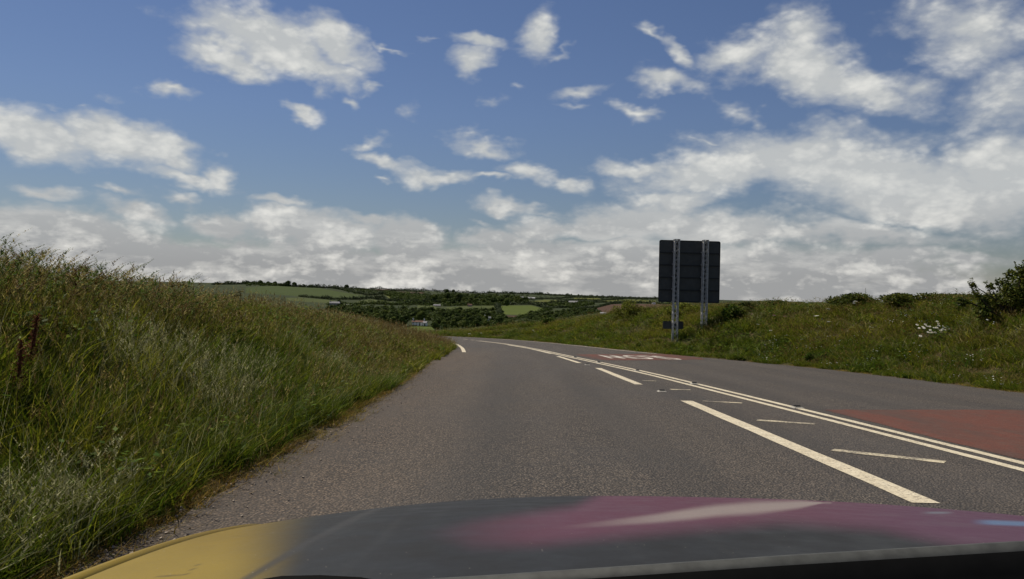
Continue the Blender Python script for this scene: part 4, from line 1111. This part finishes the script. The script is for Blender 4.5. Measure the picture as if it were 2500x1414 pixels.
def hedge(pts, h_px, label, n_per=60, trees=True):
    P = []
    for (a, b) in zip(pts[:-1], pts[1:]):
        L = math.hypot(b[0] - a[0], b[1] - a[1]); k = max(int(L / 2.2), 1)
        for i in range(k): P.append((a[0] + (b[0] - a[0]) * i / k, a[1] + (b[1] - a[1]) * i / k))
    P.append(pts[-1]); Wp = [hit(*p) for p in P]
    base = Wp[0]; h_px *= 1.3
    # make the run continuous across the ground
    mb = MB()
    for i in range(len(Wp) - 1):
        a, b = Wp[i], Wp[i + 1]; s_ = a[1] / 1944; L = np.linalg.norm((b - a)[:2]); H_ = h_px * s_
        if L > 160 * s_ * 3 and L > 400: continue
        k = max(1, min(int(L / max(H_ * .8, 1)), 14))
        for j in range(k):
            c = a + (b - a) * (j + random.random()) / k; c[2] = terr(np.array([c[0]]), np.array([c[1]]))[0]
            hh = H_ * random.uniform(.55, 1.15) * (1.7 if random.random() < .10 else 1)
            c = c - base
            w_ = hh * random.uniform(.7, 1.1)
            leaf_cloud([(c[0], c[1], c[2] + hh * .45, w_, w_, hh * .55)], 44, hh * .24, mb=mb, shell=True)
    o = tag(mb.build('hedge', T_FAR if base[1] > 1300 else T_DARK), label, 'hedge'); o.location = tuple(base)
for pts, h, lab in (
    ([(520,696),(600,694),(660,697),(720,696),(760,700),(800,702),(850,711),(900,722),(935,720)], 4, 'long dark hedge along the top edge of the big green field'),
    ([(731,725),(809,732),(876,732),(905,729),(935,727)], 4.5, 'dark hedge along the bottom of the big green field'),
    ([(740,696),(800,699),(880,703),(960,706),(1035,708),(1060,710)], 3, 'hedge running along the left part of the skyline'),
    ([(1060,711),(1130,714),(1200,716),(1300,719),(1400,724)], 3, 'hedge along the middle of the skyline'),
    ([(1380,724),(1450,725),(1530,727),(1606,729)], 2.2, 'faint hedge line on the skyline left of the sign'),
    ([(880,708),(930,711),(985,711),(1035,714)], 2.5, 'hedge between the two ploughed fields'),
    ([(925,718),(980,719),(1030,725),(1050,728)], 4, 'thick hedge between the lower ploughed field and the olive field'),
    ([(905,729),(950,735),(1010,737),(1045,733)], 4.5, 'hedge under the olive field'),
    ([(1000,739),(1060,739),(1110,742)], 5, 'hedge joining the olive field to the upper wood'),
    ([(870,745),(905,743),(960,745),(1020,744),(1060,745)], 5, 'hedge above the slope wood'),
    ([(800,746),(835,744),(870,746)], 5, 'short hedge behind the farm sheds'),
    ([(1085,748),(1150,746),(1215,746),(1240,745)], 5, 'dark hedge along the top of the dull field'),
    ([(1095,759),(1150,760),(1212,758)], 4, 'low hedge along the bottom of the dull field'),
    ([(1240,745),(1300,744),(1335,753),(1380,752)], 5, 'hedge along the top of the bright green field'),
    ([(1214,748),(1218,758),(1222,770)], 5, 'short hedge down the left side of the bright green field'),
    ([(1262,778),(1300,769),(1325,762),(1345,757)], 5, 'hedge along the right corner of the bright green field'),
    ([(1400,756),(1455,752),(1490,743),(1520,741)], 3.5, 'hedge along the upper left side of the big ploughed field'),
    ([(1490,742),(1560,741),(1640,743)], 3, 'hedge along the top of the big ploughed field'),
    ([(1290,732),(1400,727),(1500,729),(1606,731)], 2.2, 'far hedge crossing below the skyline left of the sign'),
    ([(1280,740),(1330,741),(1390,737),(1460,739),(1540,739),(1606,741)], 3.2, 'hedge crossing the far slope above the big ploughed field'),
    ([(1340,730),(1395,733),(1470,734),(1530,730)], 2.2, 'thin far hedge between the two olive fields'),
    ([(860,768),(900,772),(940,774)], 3, 'hedge above the small dull field by the left bank'),
    ([(975,801),(1010,797),(1055,798)], 2.2, 'clipped hedge along the top of the lawn')):
    hedge(pts, h, lab)

def wood(polys, n, h_px, name, label, mat, seed):
    r = np.random.default_rng(seed); mb = MB()
    for poly in polys:
        P = np.array(poly, float); k = 0; x0, y0 = P.min(0); x1, y1 = P.max(0); t_ = 0
        while k < n and t_ < n * 8:
            t_ += 1; x, y = r.uniform(x0, x1), r.uniform(y0, y1)
            if not in_poly(np.array([x]), np.array([y]), P)[0]: continue
            w_ = hit(x, y); hh = h_px * w_[1] / 1944 * r.uniform(.5, 1.2); k += 1
            leaf_cloud([(w_[0], w_[1], w_[2] + hh * .40, hh * .85, hh * .85, hh * .6)], 60, hh * .22, mb=mb, shell=True)
    tag(mb.build(name, mat), label, kind='stuff')
wood([W1], 760, 9.5, 'undergrowth', 'dense undergrowth filling the wood round the farmhouse', T_DARK, 1)
wood([W2, [(935,715),(1040,722),(1045,738),(960,733)]], 420, 6.5, 'woodland', 'dark scrub filling the upper wood', T_DARK, 2)
wood([W3, W4, [(1230,778),(1300,776),(1400,770),(1400,782),(1320,792),(1230,800)]], 200, 6.5, 'woodland', 'dark scrub of the wood right of the bright field', T_DARK, 3)
wood([[(880,700),(1300,716),(1600,727),(1610,740),(1300,732),(1040,716)]], 300, 2.6, 'far_woods', 'scattered scrub and small trees on the farthest hills', T_FAR, 4)
wood([[(600,692),(735,694),(735,699),(600,699)]], 70, 7, 'woodland', 'dark scrub between the ridge trees above the green field', T_DARK, 8)
wood([[(820,704),(900,708),(940,716),(900,722),(850,716)], [(900,736),(1080,739),(1085,748),(960,748),(880,744)]], 110, 4.5, 'woodland', 'scrub on the slope between the hedged fields', T_DARK, 5)

# ---------------------------------------------------------------- the car the photo is taken from
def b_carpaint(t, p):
    a = t.new('ShaderNodeAttribute', attribute_name='painted_reflections').outputs['Color']  # attribute colour: dark body paint plus painted-in windscreen reflections
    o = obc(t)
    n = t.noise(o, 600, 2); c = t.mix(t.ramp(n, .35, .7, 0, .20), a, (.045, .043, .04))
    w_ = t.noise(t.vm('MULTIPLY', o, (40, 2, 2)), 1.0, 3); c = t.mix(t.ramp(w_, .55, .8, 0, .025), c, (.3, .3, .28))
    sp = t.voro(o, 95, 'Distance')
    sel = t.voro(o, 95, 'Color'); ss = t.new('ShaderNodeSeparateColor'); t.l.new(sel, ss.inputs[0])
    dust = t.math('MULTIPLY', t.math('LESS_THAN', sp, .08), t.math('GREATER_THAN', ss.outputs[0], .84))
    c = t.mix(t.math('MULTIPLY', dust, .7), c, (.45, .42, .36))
    t.put(p.inputs['Roughness'], t.ramp(t.noise(o, 14, 4), .3, .7, .38, .55))
    p.inputs['Specular IOR Level'].default_value = .16
    return c
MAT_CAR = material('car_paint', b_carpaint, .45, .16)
MAT_CAR.node_tree.nodes['Principled BSDF'].inputs['Coat Weight'].default_value = .0
MAT_PLAST = material('black_plastic', plain((.006, .006, .006), .2, 60), .9, .08)
MAT_LIP = material('grey_trim', plain((.050, .052, .048), .25, 90), .6, .3)
car = empty('car', (.45, .8, -.0), 0, 'dark car bonnet with yellow and magenta windscreen reflections painted on at the bottom of the view', 'car')
CO = np.array([.45, .8, 0.0])
def bonnet_pt(u, v):
    """u -1..1 across, v 0 rear .. 1 front; world coordinates"""
    Y = .70 + 1.27 * v
    hw = .90
    x = .45 + hw * u
    # rounded front corners
    front = .70 + 1.27 * (1 - .30 * np.abs(u) ** 3.2)
    Y = .70 + (front - .70) * v
    z = CAM[2] - (.262 + .189 * (Y - .8)) - .050 * np.abs(u) ** 2.4 - .02 * np.clip(v - .8, 0, 1) ** 2 * 25 * .6 + .018 * np.sin(np.clip(v, 0, 1) * math.pi)
    return np.stack([x, Y, z], -1)
U_, V_ = np.meshgrid(np.linspace(-1, 1, 420), np.concatenate([np.linspace(0, 1, 200), np.linspace(1.003, 1.03, 6)]))
BP = bonnet_pt(U_, np.minimum(V_, 1)); BP[..., 2] -= np.clip(V_ - 1, 0, 1) * 3.5; BP[..., 1] += np.clip(V_ - 1, 0, 1) * .6
nr, nc = U_.shape; idx = np.arange(nr * nc).reshape(nr, nc)
q = np.stack([idx[:-1, :-1], idx[:-1, 1:], idx[1:, 1:], idx[1:, :-1]], -1).reshape(-1, 4)
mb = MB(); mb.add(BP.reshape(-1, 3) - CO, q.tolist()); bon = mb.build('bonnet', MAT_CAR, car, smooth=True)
def sst(x, a, b): t = np.clip((x - a) / (b - a), 0, 1); return t * t * (3 - 2 * t)
def painted_reflections(P):
    """dark bonnet colour with coloured windscreen reflections painted into it"""
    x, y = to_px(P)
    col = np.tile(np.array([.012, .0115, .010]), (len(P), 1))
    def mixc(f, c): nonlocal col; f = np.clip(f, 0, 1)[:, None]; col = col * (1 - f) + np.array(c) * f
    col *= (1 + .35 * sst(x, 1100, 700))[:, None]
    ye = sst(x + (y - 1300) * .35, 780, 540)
    mixc(ye, (.21, .140, .010))  # yellow windscreen reflection, painted into the bonnet colour
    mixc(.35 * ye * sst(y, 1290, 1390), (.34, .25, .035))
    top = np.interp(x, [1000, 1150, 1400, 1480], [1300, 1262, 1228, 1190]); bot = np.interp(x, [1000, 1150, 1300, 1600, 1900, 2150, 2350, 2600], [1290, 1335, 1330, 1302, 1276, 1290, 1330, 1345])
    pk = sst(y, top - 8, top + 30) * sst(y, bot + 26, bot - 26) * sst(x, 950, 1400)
    mixc(pk * .95, (.098, .030, .052))  # magenta windscreen reflection, painted as a soft band
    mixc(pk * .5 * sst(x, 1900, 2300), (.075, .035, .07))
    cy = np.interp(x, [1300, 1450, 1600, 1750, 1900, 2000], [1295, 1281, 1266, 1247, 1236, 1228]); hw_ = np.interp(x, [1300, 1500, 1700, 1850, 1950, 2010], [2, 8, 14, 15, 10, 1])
    mixc(.85 * sst(np.abs(y - cy), hw_ * 1.5, hw_ * .3) * sst(x, 1330, 1700) * (x < 2030), (.27, .225, .205))  # white streak: a reflection put into the colour
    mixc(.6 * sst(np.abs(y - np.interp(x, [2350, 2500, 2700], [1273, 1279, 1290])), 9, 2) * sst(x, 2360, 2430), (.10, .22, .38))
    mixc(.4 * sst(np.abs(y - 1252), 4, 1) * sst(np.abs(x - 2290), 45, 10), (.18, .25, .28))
    sx = np.interp(y, [1232, 1260, 1320, 1414], [945, 880, 760, 600]); mixc(.75 * sst(np.abs(x - sx), 22, 4), (.035, .033, .03))  # dark curved line of the reflection, painted in
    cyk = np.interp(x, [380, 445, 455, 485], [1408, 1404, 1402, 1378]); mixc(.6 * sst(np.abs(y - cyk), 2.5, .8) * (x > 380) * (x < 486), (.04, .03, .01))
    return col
BP_ = BP.reshape(-1, 3)
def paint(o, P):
    c = painted_reflections(P); a = o.data.color_attributes.new('painted_reflections', 'FLOAT_COLOR', 'POINT')
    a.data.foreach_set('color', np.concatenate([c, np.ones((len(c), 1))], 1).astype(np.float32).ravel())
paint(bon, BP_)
# wing: the raised strip outside the bonnet's left shut line, and its mirror on the other side
for sgn in (-1, 1):
    vs = []; vv = np.linspace(0, 1, 160)
    prof = [(.004, -.030), (.006, -.004), (.012, .002), (.022, .000), (.032, -.010), (.038, -.03), (.04, -.12)]
    pts_ = []
    for v in np.concatenate([np.full(1, 0.0), vv]): pts_.append(bonnet_pt(np.array(sgn * 1.0), np.array(v)))
    # carry on round the front corner
    fr = [bonnet_pt(np.array(sgn * u_), np.array(1.0)) for u_ in np.linspace(1, .42, 60)]
    path = np.array(pts_ + fr); T_ = np.gradient(path, axis=0); T_[:, 2] = 0; T_ /= np.linalg.norm(T_, axis=1)[:, None] + 1e-9
    T_ = np.array([T_[max(0, i - 6):i + 7].mean(0) for i in range(len(T_))]); T_ /= np.linalg.norm(T_, axis=1)[:, None]
    Nn = np.stack([-T_[:, 1], T_[:, 0], 0 * T_[:, 0]], 1) * (-sgn)
    g = np.array([[p_ + n2 * a + np.array([0, 0, b]) for a, b in prof] for p_, n2 in zip(path, Nn)])
    k1, k2 = g.shape[:2]; ix = np.arange(k1 * k2).reshape(k1, k2)
    q = np.stack([ix[:-1, :-1], ix[:-1, 1:], ix[1:, 1:], ix[1:, :-1]], -1).reshape(-1, 4)
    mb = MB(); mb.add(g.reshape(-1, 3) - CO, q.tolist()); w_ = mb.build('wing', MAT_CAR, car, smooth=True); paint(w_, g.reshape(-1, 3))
# windscreen scuttle / dashboard top with its rounded grey lip
xs = np.linspace(-.75, 1.0, 60)
def lipz(x): return CAM[2] - np.interp(x, [-.8, -.5, -.124, .0, .2, .386, .7, 1.0], [.262, .240, .2155, .205, .187, .1715, .163, .163])
prof = [(.0, -.10), (.004, -.02), (.0, -.010), (-.006, -.002), (-.014, 0), (-.022, -.004), (-.030, -.016), (-.045, -.035), (-.10, -.07), (-.22, -.11)]
g = np.array([[(x, .60 + a, lipz(x) + b) for a, b in prof] for x in xs]); k1, k2 = g.shape[:2]; ix = np.arange(k1 * k2).reshape(k1, k2)
q = np.stack([ix[:-1, :-1], ix[:-1, 1:], ix[1:, 1:], ix[1:, :-1]], -1).reshape(-1, 4)
mb = MB(); mb.add(g.reshape(-1, 3) - CO, q.tolist(), 0)
col_ = np.tile(np.arange(k2 - 1), k1 - 1); mb.m = [0 if 1 <= c_ <= 4 else 1 for c_ in col_]
mb.build('dashboard', [MAT_LIP, MAT_PLAST], car, smooth=True)
wb = MB(); P_ = [CAM + ray(x, y) * .66 for x, y in ((600, 1420), (690, 1409), (780, 1407), (880, 1412), (960, 1424))]
wb.tube([p_ - CO - np.array([0, 0, .006]) for p_ in P_], [.006, .007, .007, .007, .006], 8); wb.build('wiper_blade', MAT_PLAST, car)
